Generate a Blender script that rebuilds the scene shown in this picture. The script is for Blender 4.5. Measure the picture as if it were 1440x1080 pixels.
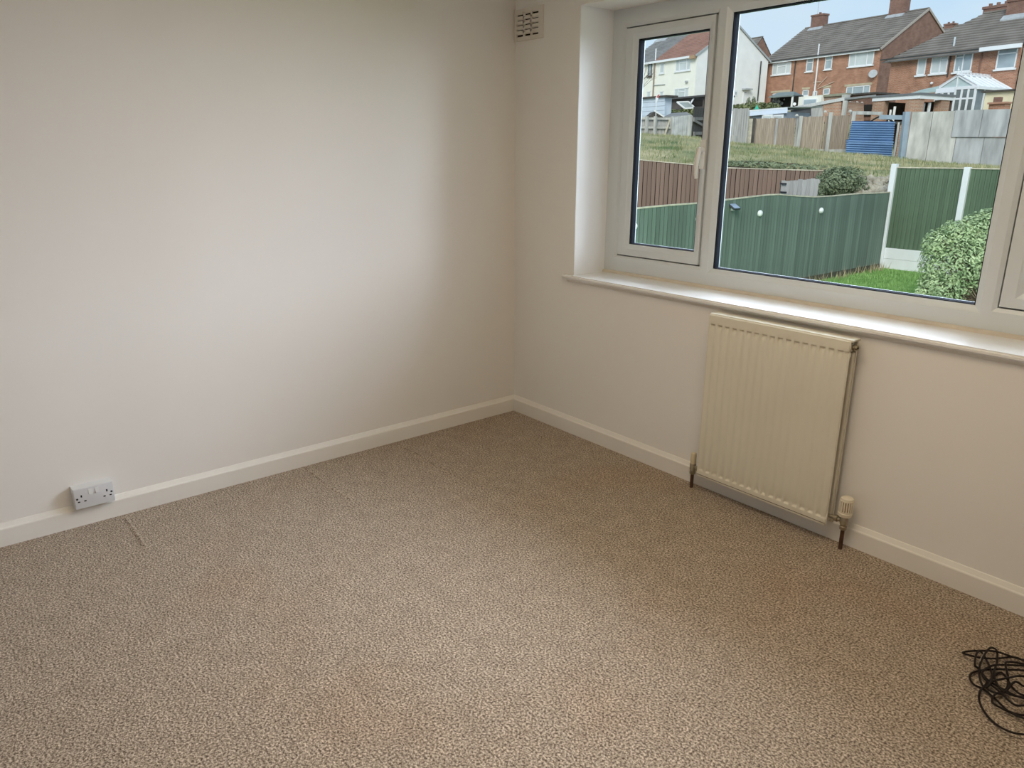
import bpy, bmesh, math, random
from mathutils import Vector, Matrix
random.seed(7)
for o in list(bpy.data.objects): bpy.data.objects.remove(o)
S = bpy.context.scene
COL = S.collection
rad = math.radians

# ------------------------------------------------------------------ camera
CAM = Vector((3.303, -2.7169, 1.4829))
YAW, PITCH, ROLL, FPX = rad(-50.7308), rad(-17.1911), rad(0.1393), 1048.31
FW = Vector((math.sin(YAW)*math.cos(PITCH), math.cos(YAW)*math.cos(PITCH), math.sin(PITCH)))
RT0 = Vector((math.cos(YAW), -math.sin(YAW), 0)); UP0 = RT0.cross(FW)
RT = RT0*math.cos(ROLL)+UP0*math.sin(ROLL); UP = UP0*math.cos(ROLL)-RT0*math.sin(ROLL)
FH = Vector((math.sin(YAW), math.cos(YAW), 0)); RH = RT0
cd = bpy.data.cameras.new('camera'); cam = bpy.data.objects.new('camera', cd); COL.objects.link(cam)
cd.sensor_width = 36; cd.lens = FPX*36/1440; cd.clip_start = .02; cd.clip_end = 600
cam.matrix_world = Matrix(((RT.x, UP.x, -FW.x, CAM.x), (RT.y, UP.y, -FW.y, CAM.y), (RT.z, UP.z, -FW.z, CAM.z), (0, 0, 0, 1)))
S.camera = cam

# ------------------------------------------------------------------ light
S.view_settings.view_transform = 'Standard'; S.view_settings.look = 'None'
S.view_settings.exposure = 0.0; S.view_settings.gamma = 1.0; S.view_settings.use_curve_mapping = False
w = bpy.data.worlds.new('sky'); S.world = w; w.use_nodes = True
nt = w.node_tree; nt.nodes.clear(); N = nt.nodes.new; K = nt.links.new
out = N('ShaderNodeOutputWorld'); bg = N('ShaderNodeBackground'); tc = N('ShaderNodeTexCoord'); sep = N('ShaderNodeSeparateXYZ')
ramp = N('ShaderNodeValToRGB'); noi = N('ShaderNodeTexNoise'); mp = N('ShaderNodeMapping'); mix = N('ShaderNodeMix'); mix.data_type = 'RGBA'; r2 = N('ShaderNodeValToRGB')
ramp.color_ramp.elements[0].position = .0; ramp.color_ramp.elements[0].color = (.61, .81, 1, 1)
ramp.color_ramp.elements[1].position = .45; ramp.color_ramp.elements[1].color = (.46, .66, .93, 1)
K(tc.outputs['Generated'], sep.inputs[0]); K(sep.outputs['Z'], ramp.inputs[0])
mp.inputs['Scale'].default_value = (1, 1, 2.5); K(tc.outputs['Generated'], mp.inputs[0]); K(mp.outputs[0], noi.inputs['Vector'])
noi.inputs['Scale'].default_value = 3.0; noi.inputs['Detail'].default_value = 4
r2.color_ramp.elements[0].position = .42; r2.color_ramp.elements[1].position = .75
K(noi.outputs['Fac'], r2.inputs[0]); K(r2.outputs[0], mix.inputs['Factor']); K(ramp.outputs[0], mix.inputs[6]); mix.inputs[7].default_value = (.74, .85, .95, 1)
K(mix.outputs[2], bg.inputs['Color']); bg.inputs['Strength'].default_value = 1.0; K(bg.outputs[0], out.inputs[0])
sd = bpy.data.lights.new('sun', 'SUN'); sun = bpy.data.objects.new('sun', sd); COL.objects.link(sun)
sd.energy = 2.4; sd.angle = rad(30); sd.color = (1, .96, .89)
sun.rotation_euler = Vector((-.42, .75, -.56)).to_track_quat('-Z', 'Y').to_euler()
# added area lamp outside the window, lifts the daylight in the room
ad = bpy.data.lights.new('daylight_fill', 'AREA'); al = bpy.data.objects.new('daylight_fill', ad); COL.objects.link(al)
ad.shape = 'RECTANGLE'; ad.size = 24; ad.size_y = 6; ad.energy = 6900; ad.color = (.735, .826, 1)
al.location = (9, 4.6, 4.2); al.rotation_euler = Vector((0, -1, -.35)).to_track_quat('-Z', 'Y').to_euler()

# added warm fill light at ceiling height, not a fitting of the room
pd = bpy.data.lights.new('warm_fill', 'AREA'); plo = bpy.data.objects.new('warm_fill', pd); COL.objects.link(plo)
pd.shape = 'DISK'; pd.size = 1.3; pd.energy = 26; pd.color = (1, .827, .615); plo.location = (2.2, -1.5, 2.40)

# ------------------------------------------------------------------ materials
MATS = {}
def mat(name, col, rough=.6, var=.12, scale=12, bump=0., bscale=80, metal=0., rnd=0., spec=.4, stretch=(1, 1, 1), col2=None, detail=4):
    if name in MATS: return MATS[name]
    m = bpy.data.materials.new(name); m.use_nodes = True; t = m.node_tree; b = t.nodes['Principled BSDF']
    n = t.nodes.new; k = t.links.new
    co = n('ShaderNodeTexCoord'); mpn = n('ShaderNodeMapping'); mpn.inputs['Scale'].default_value = stretch
    k(co.outputs['Object'], mpn.inputs[0])
    no = n('ShaderNodeTexNoise'); no.inputs['Scale'].default_value = scale; no.inputs['Detail'].default_value = detail
    k(mpn.outputs[0], no.inputs['Vector'])
    cr = n('ShaderNodeValToRGB'); cr.color_ramp.elements[0].position = .3; cr.color_ramp.elements[1].position = .7
    c2 = col2 or tuple(min(1, c*(1+var)) for c in col); c1 = col if col2 else tuple(c*(1-var) for c in col)
    cr.color_ramp.elements[0].color = (*c1, 1); cr.color_ramp.elements[1].color = (*c2, 1)
    k(no.outputs['Fac'], cr.inputs[0]); src = cr.outputs[0]
    if rnd:
        oi = n('ShaderNodeObjectInfo'); hs = n('ShaderNodeHueSaturation'); mr = n('ShaderNodeMapRange')
        mr.inputs['To Min'].default_value = 1-rnd; mr.inputs['To Max'].default_value = 1+rnd
        k(oi.outputs['Random'], mr.inputs['Value']); k(mr.outputs[0], hs.inputs['Value']); k(src, hs.inputs['Color']); src = hs.outputs[0]
    k(src, b.inputs['Base Color'])
    b.inputs['Roughness'].default_value = rough; b.inputs['Metallic'].default_value = metal; b.inputs['Specular IOR Level'].default_value = spec
    if bump:
        nb = n('ShaderNodeTexNoise'); nb.inputs['Scale'].default_value = bscale; nb.inputs['Detail'].default_value = 3
        k(mpn.outputs[0], nb.inputs['Vector']); bp = n('ShaderNodeBump'); bp.inputs['Strength'].default_value = bump; bp.inputs['Distance'].default_value = .01
        k(nb.outputs['Fac'], bp.inputs['Height']); k(bp.outputs[0], b.inputs['Normal'])
    MATS[name] = m; return m
def brickmat(name, c1, c2, mort, bw=.225, bh=.075, ms=.01):
    if name in MATS: return MATS[name]
    m = bpy.data.materials.new(name); m.use_nodes = True; t = m.node_tree; b = t.nodes['Principled BSDF']; n = t.nodes.new; k = t.links.new
    co = n('ShaderNodeTexCoord'); sp = n('ShaderNodeSeparateXYZ'); ma = n('ShaderNodeMath'); cb = n('ShaderNodeCombineXYZ')
    k(co.outputs['Object'], sp.inputs[0]); k(sp.outputs[0], ma.inputs[0]); k(sp.outputs[1], ma.inputs[1]); k(ma.outputs[0], cb.inputs[0]); k(sp.outputs[2], cb.inputs[1])
    br = n('ShaderNodeTexBrick'); br.inputs['Scale'].default_value = 1; br.inputs['Brick Width'].default_value = bw; br.inputs['Row Height'].default_value = bh; br.inputs['Mortar Size'].default_value = ms
    br.inputs['Color1'].default_value = (*c1, 1); br.inputs['Color2'].default_value = (*c2, 1); br.inputs['Mortar'].default_value = (*mort, 1)
    k(cb.outputs[0], br.inputs['Vector'])
    no = n('ShaderNodeTexNoise'); no.inputs['Scale'].default_value = 1.6; no.inputs['Detail'].default_value = 6; k(co.outputs['Object'], no.inputs['Vector'])
    mx = n('ShaderNodeMix'); mx.data_type = 'RGBA'; mx.blend_type = 'MULTIPLY'; mx.inputs['Factor'].default_value = .6
    cr = n('ShaderNodeValToRGB'); cr.color_ramp.elements[0].position = .3; cr.color_ramp.elements[0].color = (.55, .5, .48, 1); cr.color_ramp.elements[1].position = .65
    k(no.outputs['Fac'], cr.inputs[0]); k(br.outputs[0], mx.inputs[6]); k(cr.outputs[0], mx.inputs[7]); k(mx.outputs[2], b.inputs['Base Color'])
    b.inputs['Roughness'].default_value = .85; b.inputs['Specular IOR Level'].default_value = .2
    MATS[name] = m; return m

WALL = mat('wall_paint', (.80, .765, .715), .75, .012, 2, .02, 300, spec=.25)
WALLW = mat('white_paint', (.83, .80, .75), .75, .01, 2, .02, 300, spec=.25)
CEIL = mat('ceiling_paint', (.80, .77, .72), .8, .01, 2)
GLOSSW = mat('gloss_white_paint', (.80, .765, .70), .35, .015, 6, .015, 60)
SILLW = mat('sill_paint', (.82, .80, .77), .22, .015, 5, .03, 25, spec=.6)
PVC = mat('white_pvc', (.66, .685, .68), .3, .01, 4, spec=.5)
PVCH = mat('handle_pvc', (.74, .73, .69), .3, .01, 4, spec=.5)
BLACK = mat('black_gasket', (.018, .02, .024), .45, .1)
SPACER = mat('black_spacer', (.012, .013, .016), .9, .1, spec=.02)
DARK = mat('dark_void', (.02, .017, .014), .9, .1)
RADC = mat('aged_cream_enamel', (.70, .655, .535), .5, .03, 3, .02, 40, spec=.45)
RADIN = mat('cream_enamel_shaded', (.16, .14, .10), .45, .05, 3)  # inner enamel darkened for the shade between the panels
CREAM = mat('cream_plastic', (.70, .60, .40), .4, .05, 10)
IVORY = mat('ivory_plastic', (.78, .71, .56), .4, .05, 10)
BRASS = mat('dull_plated_brass', (.36, .31, .22), .42, .2, 60, metal=.7)
COPPER = mat('tarnished_copper', (.09, .045, .028), .5, .3, 50, metal=.4)
SOCK = mat('socket_plastic', (.66, .66, .67), .35, .01, 5)
SOCKB = mat('socket_box_plastic', (.72, .72, .70), .4, .01, 5)
HOLE = mat('socket_hole', (.012, .011, .010), .8, .1)
GRI = mat('grille_paint', (.70, .655, .58), .6, .02, 8)
CABLE = mat('dark_cable_rubber', (.012, .007, .006), .6, .15, 40, spec=.25)
CABLEP = mat('pale_scuffed_cable', (.45, .40, .35), .5, .1, 40)

def carpet_mat():
    m = bpy.data.materials.new('beige_twist_carpet'); m.use_nodes = True; t = m.node_tree; b = t.nodes['Principled BSDF']; n = t.nodes.new; k = t.links.new
    co = n('ShaderNodeTexCoord'); O = co.outputs['Object']
    def noise(s, d=3, r=.6):
        x = n('ShaderNodeTexNoise'); x.inputs['Scale'].default_value = s; x.inputs['Detail'].default_value = d; x.inputs['Roughness'].default_value = r; k(O, x.inputs['Vector']); return x
    a = noise(150, 3, .7); c = noise(14, 3); d = noise(1.3, 2)
    cr = n('ShaderNodeValToRGB'); e = cr.color_ramp.elements
    e[0].position = .37; e[0].color = (.10, .066, .042, 1); e[1].position = .63; e[1].color = (.72, .60, .465, 1)
    x = e.new(.5); x.color = (.375, .293, .214, 1)
    k(a.outputs['Fac'], cr.inputs[0])
    m1 = n('ShaderNodeMix'); m1.data_type = 'RGBA'; m1.blend_type = 'MULTIPLY'; m1.inputs['Factor'].default_value = 1
    c2 = n('ShaderNodeValToRGB'); c2.color_ramp.elements[0].position = .3; c2.color_ramp.elements[0].color = (.86, .85, .84, 1); c2.color_ramp.elements[1].position = .7; c2.color_ramp.elements[1].color = (1.06, 1.06, 1.06, 1)
    k(c.outputs['Fac'], c2.inputs[0]); k(cr.outputs[0], m1.inputs[6]); k(c2.outputs[0], m1.inputs[7])
    m2 = n('ShaderNodeMix'); m2.data_type = 'RGBA'; m2.blend_type = 'MULTIPLY'
    c3 = n('ShaderNodeValToRGB'); c3.color_ramp.elements[0].position = .55; c3.color_ramp.elements[0].color = (0, 0, 0, 1); c3.color_ramp.elements[1].position = .75; c3.color_ramp.elements[1].color = (.6, .6, .6, 1)
    k(d.outputs['Fac'], c3.inputs[0]); k(c3.outputs[0], m2.inputs['Factor']); k(m1.outputs[2], m2.inputs[6]); m2.inputs[7].default_value = (.96, .86, .78, 1)
    k(m2.outputs[2], b.inputs['Base Color']); b.inputs['Roughness'].default_value = 1; b.inputs['Specular IOR Level'].default_value = .05
    b.inputs['Sheen Weight'].default_value = .15
    a2 = noise(170, 2); bp = n('ShaderNodeBump'); bp.inputs['Strength'].default_value = .9; bp.inputs['Distance'].default_value = .006
    k(a2.outputs['Fac'], bp.inputs['Height']); k(bp.outputs[0], b.inputs['Normal'])
    return m
CARPET = carpet_mat()
def glass_mat(name='window_glass', tint=(.97, .985, .98)):
    m = bpy.data.materials.new(name); m.use_nodes = True; t = m.node_tree; t.nodes.clear(); n = t.nodes.new; k = t.links.new
    o = n('ShaderNodeOutputMaterial'); mx = n('ShaderNodeMixShader'); tr = n('ShaderNodeBsdfTransparent'); gl = n('ShaderNodeBsdfGlossy'); fr = n('ShaderNodeFresnel')
    tr.inputs[0].default_value = (*tint, 1); gl.inputs['Roughness'].default_value = 0.0; fr.inputs[0].default_value = 1.3
    sb_ = n('ShaderNodeMath'); sb_.operation = 'SUBTRACT'; sb_.use_clamp = True; sb_.inputs[1].default_value = .06; k(fr.outputs[0], sb_.inputs[0]); k(sb_.outputs[0], mx.inputs[0]); k(tr.outputs[0], mx.inputs[1]); k(gl.outputs[0], mx.inputs[2]); k(mx.outputs[0], o.inputs[0]); return m
GLASS = glass_mat()

# ------------------------------------------------------------------ builders
class MB:
    def __init__(s): s.v = []; s.f = []
    def add(s, v, f):
        b = len(s.v); s.v += [Vector(x) for x in v]; s.f += [[b+i for i in q] for q in f]; return s
    def box(s, x0, y0, z0, x1, y1, z1, M=None):
        v = [Vector(p) for p in ((x0, y0, z0), (x1, y0, z0), (x1, y1, z0), (x0, y1, z0), (x0, y0, z1), (x1, y0, z1), (x1, y1, z1), (x0, y1, z1))]
        if M: v = [M @ p for p in v]
        return s.add(v, [(3, 2, 1, 0), (4, 5, 6, 7), (0, 1, 5, 4), (1, 2, 6, 5), (2, 3, 7, 6), (3, 0, 4, 7)])
    def cbox(s, x0, y0, z0, x1, y1, z1, b, M=None):
        bm = bmesh.new(); bmesh.ops.create_cube(bm, size=1)
        for v in bm.verts: v.co = Vector(((x0+x1)/2+v.co.x*(x1-x0), (y0+y1)/2+v.co.y*(y1-y0), (z0+z1)/2+v.co.z*(z1-z0)))
        bmesh.ops.bevel(bm, geom=bm.edges[:], offset=b, segments=2, affect='EDGES', profile=.6)
        return s.frombm(bm, M)
    def frombm(s, bm, M=None):
        bm.verts.index_update(); v = [(M @ x.co) if M else x.co.copy() for x in bm.verts]; f = [[x.index for x in q.verts] for q in bm.faces]; bm.free(); return s.add(v, f)
    def beam(s, a, b, wd, ht, up=(0, 0, 1)):
        a = Vector(a); b = Vector(b); d = (b-a).normalized(); r = d.cross(Vector(up))
        if r.length < 1e-4: r = d.cross(Vector((1, 0, 0)))
        r.normalize(); u = r.cross(d); r *= wd/2; u *= ht/2
        v = [a-r-u, a+r-u, a+r+u, a-r+u, b-r-u, b+r-u, b+r+u, b-r+u]
        return s.add(v, [(3, 2, 1, 0), (4, 5, 6, 7), (0, 1, 5, 4), (1, 2, 6, 5), (2, 3, 7, 6), (3, 0, 4, 7)])
    def tube(s, pts, r, n=8, closed=False):
        pts = [Vector(p) for p in pts]; m = len(pts); rings = []; base = len(s.v); prev = None
        for i, p in enumerate(pts):
            d = (pts[min(i+1, m-1)]-pts[max(i-1, 0)]); d = d.normalized() if d.length > 1e-9 else Vector((0, 0, 1))
            u = (prev - d*prev.dot(d)) if prev else (d.cross(Vector((0, 0, 1))) if abs(d.z) < .9 else d.cross(Vector((1, 0, 0))))
            u.normalize(); prev = u; q = d.cross(u); rr = r[i] if isinstance(r, (list, tuple)) else r
            for j in range(n):
                a = 2*math.pi*j/n; s.v.append(p+u*math.cos(a)*rr+q*math.sin(a)*rr)
        for i in range(m-1):
            for j in range(n):
                s.f.append([base+i*n+j, base+i*n+(j+1) % n, base+(i+1)*n+(j+1) % n, base+(i+1)*n+j])
        s.f.append([base+j for j in range(n)][::-1]); s.f.append([base+(m-1)*n+j for j in range(n)]); return s
    def lathe(s, c, axis, prof, n=16):
        c = Vector(c); ax = Vector(axis).normalized(); return s.tube([c+ax*h for h, r in prof], [r for h, r in prof], n) if False else s._lathe(c, ax, prof, n)
    def _lathe(s, c, ax, prof, n):
        u = ax.cross(Vector((0, 0, 1))) if abs(ax.z) < .9 else Vector((1, 0, 0)); u.normalize(); q = ax.cross(u); base = len(s.v)
        for h, r in prof:
            for j in range(n):
                a = 2*math.pi*j/n; s.v.append(c+ax*h+u*math.cos(a)*r+q*math.sin(a)*r)
        for i in range(len(prof)-1):
            for j in range(n): s.f.append([base+i*n+j, base+i*n+(j+1) % n, base+(i+1)*n+(j+1) % n, base+(i+1)*n+j])
        s.f.append([base+j for j in range(n)][::-1]); e = base+(len(prof)-1)*n; s.f.append([e+j for j in range(n)]); return s
    def prism(s, poly, off):
        off = Vector(off); n = len(poly); a = [Vector(p) for p in poly]
        return s.add(a+[p+off for p in a], [list(range(n))[::-1], list(range(n, 2*n))]+[[i, (i+1) % n, n+(i+1) % n, n+i] for i in range(n)])
    def rings(s, rl):           # rectangular rings ((x0,x1,z0,z1), y) lofted in order and closed on themselves
        base = len(s.v)
        for (x0, x1, z0, z1), y in rl: s.v += [Vector((x0, y, z0)), Vector((x1, y, z0)), Vector((x1, y, z1)), Vector((x0, y, z1))]
        n = len(rl)
        for i in range(n):
            k = (i+1) % n
            for j in range(4): s.f.append([base+i*4+j, base+i*4+(j+1) % 4, base+k*4+(j+1) % 4, base+k*4+j])
        return s
def WM(o):
    M = Matrix.Identity(4)
    while o: M = o.matrix_basis @ M; o = o.parent
    return M
def obj(name, mb, m, parent=None, smooth=False, label=None, kind=None, local=False):
    v = mb.v
    if parent and not local:
        I = WM(parent).inverted(); v = [I @ p for p in v]
    me = bpy.data.meshes.new(name); me.from_pydata([tuple(p) for p in v], [], mb.f); me.update()
    bm = bmesh.new(); bm.from_mesh(me); bmesh.ops.recalc_face_normals(bm, faces=bm.faces); bm.to_mesh(me); bm.free()
    if smooth:
        me.polygons.foreach_set('use_smooth', [True]*len(me.polygons)); me.set_sharp_from_angle(angle=rad(38))
    me.materials.append(m); o = bpy.data.objects.new(name, me); COL.objects.link(o)
    if parent: o.parent = parent
    if label: o['label'] = label
    if kind: o['kind'] = kind
    return o
def rawmesh(name, mb, m):
    me = bpy.data.meshes.new(name); me.from_pydata([tuple(p) for p in mb.v], [], mb.f); me.update()
    bm = bmesh.new(); bm.from_mesh(me); bmesh.ops.recalc_face_normals(bm, faces=bm.faces); bm.to_mesh(me); bm.free(); me.materials.append(m); return me
def piece(name, me, parent, M):
    o = bpy.data.objects.new(name, me); COL.objects.link(o); o.parent = parent; o.matrix_basis = WM(parent).inverted() @ M; return o
def thing(name, label, cat, loc=(0, 0, 0), rz=0., group=None):
    o = bpy.data.objects.new(name, None); COL.objects.link(o); o.location = loc; o.rotation_euler = (0, 0, rz); o.empty_display_size = .1
    o['label'] = label; o['category'] = cat
    if group: o['group'] = group
    return o
def tag(o, label, cat, group=None, kind=None):
    o['label'] = label; o['category'] = cat
    if group: o['group'] = group
    if kind: o['kind'] = kind
    return o
def struct(name, mb, m, label, parent=None, smooth=False):
    o = obj(name, mb, m, parent, smooth, label); 
    if not parent: o['kind'] = 'structure'
    return o
def T3(x, y, z, rz=0, sx=1, sy=1, sz=1):
    return Matrix.Translation((x, y, z)) @ Matrix.Rotation(rz, 4, 'Z') @ Matrix.Diagonal((sx, sy, sz, 1))

# ------------------------------------------------------------------ the room shell
HT = 2.42; RX = 4.6; RY = -4.3; WT = .34
wx0, wx1, wz0, wz1 = .487, 3.0, .874, 2.154
f = MB(); f.add([(0, RY, 0), (RX, RY, 0), (RX, 0, 0), (0, 0, 0), (0, RY, -.12), (RX, RY, -.12), (RX, 0, -.12), (0, 0, -.12)], [(0, 1, 2, 3), (7, 6, 5, 4), (0, 4, 5, 1), (1, 5, 6, 2), (2, 6, 7, 3), (3, 7, 4, 0)])
fl = struct('floor', f, CARPET, 'speckled beige twist pile carpet with faint seams')
struct('wall_left', MB().box(-.3, RY-.3, -.12, 0, WT, HT+.2), WALL, 'plain off white painted wall with a socket near its skirting')
wr = MB().box(0, 0, -.12, wx0, WT, HT+.2).box(wx1, 0, -.12, RX+.3, WT, HT+.2).box(wx0, 0, -.12, wx1, WT, wz0-.02).box(wx0, 0, wz1, wx1, WT, HT+.2)
struct('wall_right', wr, WALLW, 'off white wall with the window and the radiator')
struct('wall_back', MB().box(0, RY-.3, -.12, RX+.3, RY, HT+.2), WALL, 'plain off white wall behind the viewer')
struct('wall_near', MB().box(RX, RY, -.12, RX+.3, 0, HT+.2), WALL, 'plain off white wall at the viewer side')
struct('ceiling', MB().box(0, RY, HT, RX, 0, HT+.2), CEIL, 'plain off white ceiling')
def skirt(a, b, nrm):
    a = Vector(a); b = Vector(b); n = Vector(nrm); z = Vector((0, 0, 1))
    prof = [(0, 0), (.018, 0), (.018, .071), (.0165, .0745), (.012, .0775), (.004, .092), (0, .094)]
    return MB().prism([a+n*p+z*q for p, q in prof], b-a)
struct('baseboard_left', skirt((0, RY, 0), (0, 0, 0), (1, 0, 0)), GLOSSW, 'white chamfered skirting board below the left wall')
struct('baseboard_right', skirt((.0, 0, 0), (RX, 0, 0), (0, -1, 0)), GLOSSW, 'white chamfered skirting board below the window wall')
# carpet seams: low creases in the pile running away from the left wall
def crease(pts, wd, h):
    mb = MB(); P = [Vector(p) for p in pts]
    for i in range(len(P)-1):
        a, b = P[i], P[i+1]; d = (b-a).normalized(); s = Vector((-d.y, d.x, 0))*wd/2; up = Vector((0, 0, h))
        mb.add([a-s, a+up, a+s, b-s, b+up, b+s], [(0, 1, 4, 3), (1, 2, 5, 4), (0, 3, 5, 2), (0, 2, 1), (3, 4, 5)])
    return mb
def pxz(u, v, z=0.):
    d = FW+RT*((u-720)/FPX)-UP*((v-540)/FPX); return CAM+d*((z-CAM.z)/d.z)
for nm, pts in (('carpet_seam', [(176, 727), (192, 748), (206, 772)]), ('carpet_seam', [(431, 658), (448, 672), (470, 688), (492, 702)]), ('carpet_seam', [(566, 628), (590, 641), (615, 655), (640, 668)])):
    obj(nm, crease([pxz(*q, .0003)+Vector((random.uniform(-.004, .004), random.uniform(-.004, .004), 0)) for q in pts], .022, .0036), CARPET, fl)

# ------------------------------------------------------------------ the window
YF = .226
win = bpy.data.objects.new('window_1', None); COL.objects.link(win); win.location = (wx0, YF, wz0)
win['kind'] = 'structure'; win['label'] = 'white plastic double glazed window of three lights above the sill'
def ex(r, d): return (r[0]-d, r[1]+d, r[2]-d, r[3]+d)
cells = [((wx0, 1.1408, wz0, wz1), (.5736, 1.1035, .9707, 2.0676), True, (.6461, 1.0729-.012, 1.0271+.006, 2.0116)),
         ((1.1408, 2.3475, wz0, wz1), (1.178, 2.3099, .9665, 2.0621), False, (1.178, 2.3099, .9665, 2.0621)),
         ((2.3475, wx1, wz0, wz1), (2.385, 2.915, .9707, 2.0676), True, (2.4575, 2.8425, 1.033, 2.0116))]
for cell, gap, sash, gr in cells:
    if sash:
        obj('frame', MB().rings([(cell, YF+.07), (cell, YF), (ex(gap, .016), YF), (ex(gap, .002), YF+.008), (ex(gap, .002), YF+.07)]), PVC, win)
        so = obj('sash', MB().rings([(ex(gap, -.0045), YF+.054), (ex(gap, -.0045), YF+.002), (ex(gap, -.006), YF), (ex(gr, .024), YF), (ex(gr, .018), YF+.004), (ex(gr, .003), YF+.012), (gr, YF+.016), (gr, YF+.054)]), PVC, win)
        obj('gap_seal', MB().rings([(ex(gap, .004), YF+.03), (ex(gap, .004), YF+.034), (ex(gap, -.01), YF+.034), (ex(gap, -.01), YF+.03)]), BLACK, win)
    else:
        obj('frame', MB().rings([(cell, YF+.07), (cell, YF), (ex(gr, .024), YF), (ex(gr, .018), YF+.004), (ex(gr, .003), YF+.012), (gr, YF+.016), (gr, YF+.054), (ex(gr, .02), YF+.07)]), PVC, win); so = win
    obj('spacer_bar', MB().rings([(ex(gr, .001), YF+.017), (ex(gr, -.003), YF+.017), (ex(gr, -.004), YF+.054), (ex(gr, .001), YF+.054)]), SPACER, win)
    obj('outer_bead', MB().rings([(ex(gr, .01), YF+.0545), (ex(gr, -.004), YF+.0545), (ex(gr, -.004), YF+.0585), (ex(gr, .01), YF+.0585)]), mat('grey_outer_bead', (.40, .41, .42), .6, .02), win)
    obj('pane', MB().box(gr[0]-.0005, YF+.030, gr[2]-.0005, gr[1]+.0005, YF+.034, gr[3]+.0005), GLASS, win)
def handle(x, z, side):
    mb = MB().cbox(x-.014, YF-.012, z-.065, x+.014, YF+.001, z+.065, .005)
    h = obj('handle', mb, PVCH, win, True, 'white locking handle on its sash')
    lv = MB().lathe((x, YF-.01, z+.02), (0, -1, 0), [(0, .013), (.022, .012), (.03, .0125)])
    pts = [(x, YF-.034, z+.026), (x, YF-.040, z+.008), (x, YF-.047, z-.018), (x, YF-.050, z-.05), (x, YF-.048, z-.085), (x, YF-.043, z-.105)]
    lv.tube(pts, [.011, .0125, .012, .0105, .010, .0085], 10); obj('lever', lv, PVCH, h, True)
    obj('key_button', MB().lathe((x, YF-.0405, z+.022), (0, -1, 0), [(0, .006), (.003, .0055)]), BLACK, h)
handle(1.088, 1.48, 1); handle(2.436, 1.48, -1)
# sill
sb = bmesh.new(); vs = [sb.verts.new(p) for p in ((.425, -.029, .852), (3.062, -.029, .852), (3.062, 0, .852), (wx1, 0, .852), (wx1, YF+.03, .852), (wx0, YF+.03, .852), (wx0, 0, .852), (.425, 0, .852))]
fc = sb.faces.new(vs); r = bmesh.ops.extrude_face_region(sb, geom=[fc])
for v in [g for g in r['geom'] if isinstance(g, bmesh.types.BMVert)]: v.co.z += .022
bmesh.ops.bevel(sb, geom=[e for e in sb.edges if all(v.co.y < -.02 for v in e.verts) and abs(e.verts[0].co.z-e.verts[1].co.z) < 1e-4], offset=.007, segments=3, affect='EDGES')
REV = mat('lightened_reveal', (.87, .87, .86), .7, .01, 3)  # reveals coloured whiter than the wall to carry extra window brightness
struct('trim_4', MB().box(wx0, .001, wz0, wx0+.002, YF, wz1), REV, 'left reveal of the window, lightened to look brightly lit')
struct('trim_5', MB().box(wx1-.002, .001, wz0, wx1, YF, wz1), REV, 'right reveal of the window, lightened to look brightly lit')
struct('trim_1', MB().frombm(sb), SILLW, 'white painted window sill board with rounded nose')
struct('trim_2', MB().prism([(.445, 0, .852), (.445, -.014, .852), (.445, -.010, .843), (.445, -.003, .838), (.445, 0, .836)], (2.6, 0, 0)), GLOSSW, 'thin moulding under the sill nose')
struct('trim_3', MB().prism([(wx0, YF, .8735), (wx0, YF-.014, .8735), (wx0, YF-.012, .882), (wx0, YF-.006, .887), (wx0, YF, .888)], (wx1-wx0, 0, 0)), mat('stained_trim', (.66, .58, .47), .5, .1, 12), 'thin stained bead where the frame meets the sill')

# ------------------------------------------------------------------ radiator
R0 = (1.73, -.06, .0)
rd = thing('radiator', 'cream enamelled double panel radiator under the window sill', 'radiator', R0)
x0, x1, z0, z1, yf = 1.416, 2.041, .083, .832, -.092
def smooth(t): t = max(0, min(1, t)); return t*t*(3-2*t)
pitch = .0354; g0 = 1.441
xs = [x0, x0+.004]
for i in range(17):
    c = g0+i*pitch; xs += [c-.0172, c-.0115, c-.008, c-.004, c, c+.004, c+.008, c+.0115]
xs += [g0+16*pitch+.0172, x1-.004, x1]
zs = [z0, z0+.004, z0+.022, z0+.030, z0+.032, z0+.034, z0+.036, z0+.038, z0+.04, z0+.045, z0+.052, z0+.058, z0+.064, z0+.2, z0+.4, z1-.2, z1-.073, z1-.067, z1-.061, z1-.054, z1-.049, z1-.047, z1-.045, z1-.043, z1-.041, z1-.039, z1-.025, z1-.004, z1]
def dep(x, z):
    k = (x-g0)/pitch; k = k-round(k); a = abs(k)*pitch; gx = .5+.5*math.cos(2*math.pi*a/pitch)
    zz = smooth((z-(z0+.030))/.010)*smooth(((z1-.039)-z)/.010); lip = .006 if (x in (x0, x1) or z in (z0, z1)) else 0
    
    ed = min(z-(z0+.030), (z1-.039)-z); dim = .0055*(1-smooth((a-.0075)/.0045))*smooth(ed/.006)*(1-smooth((ed-.007)/.030)) if ed > 0 else 0
    return yf+.0030*gx*zz+dim+lip
mb = MB(); nz = len(zs); mb.v = [Vector((x, dep(x, z), z)) for x in xs for z in zs]
mb.f = [[i*nz+j, (i+1)*nz+j, (i+1)*nz+j+1, i*nz+j+1] for i in range(len(xs)-1) for j in range(nz-1)]
fp = obj('front_panel', mb, RADC, rd, True)
obj('panel_rim', MB().rings([((x0, x1, z0, z1), yf+.006), ((x0+.001, x1-.001, z0+.001, z1-.001), yf+.0075), ((x0+.02, x1-.02, z0+.012, z1-.012), yf+.0078), ((x0+.02, x1-.02, z0+.012, z1-.012), yf+.0068)]), RADC, rd)
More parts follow.
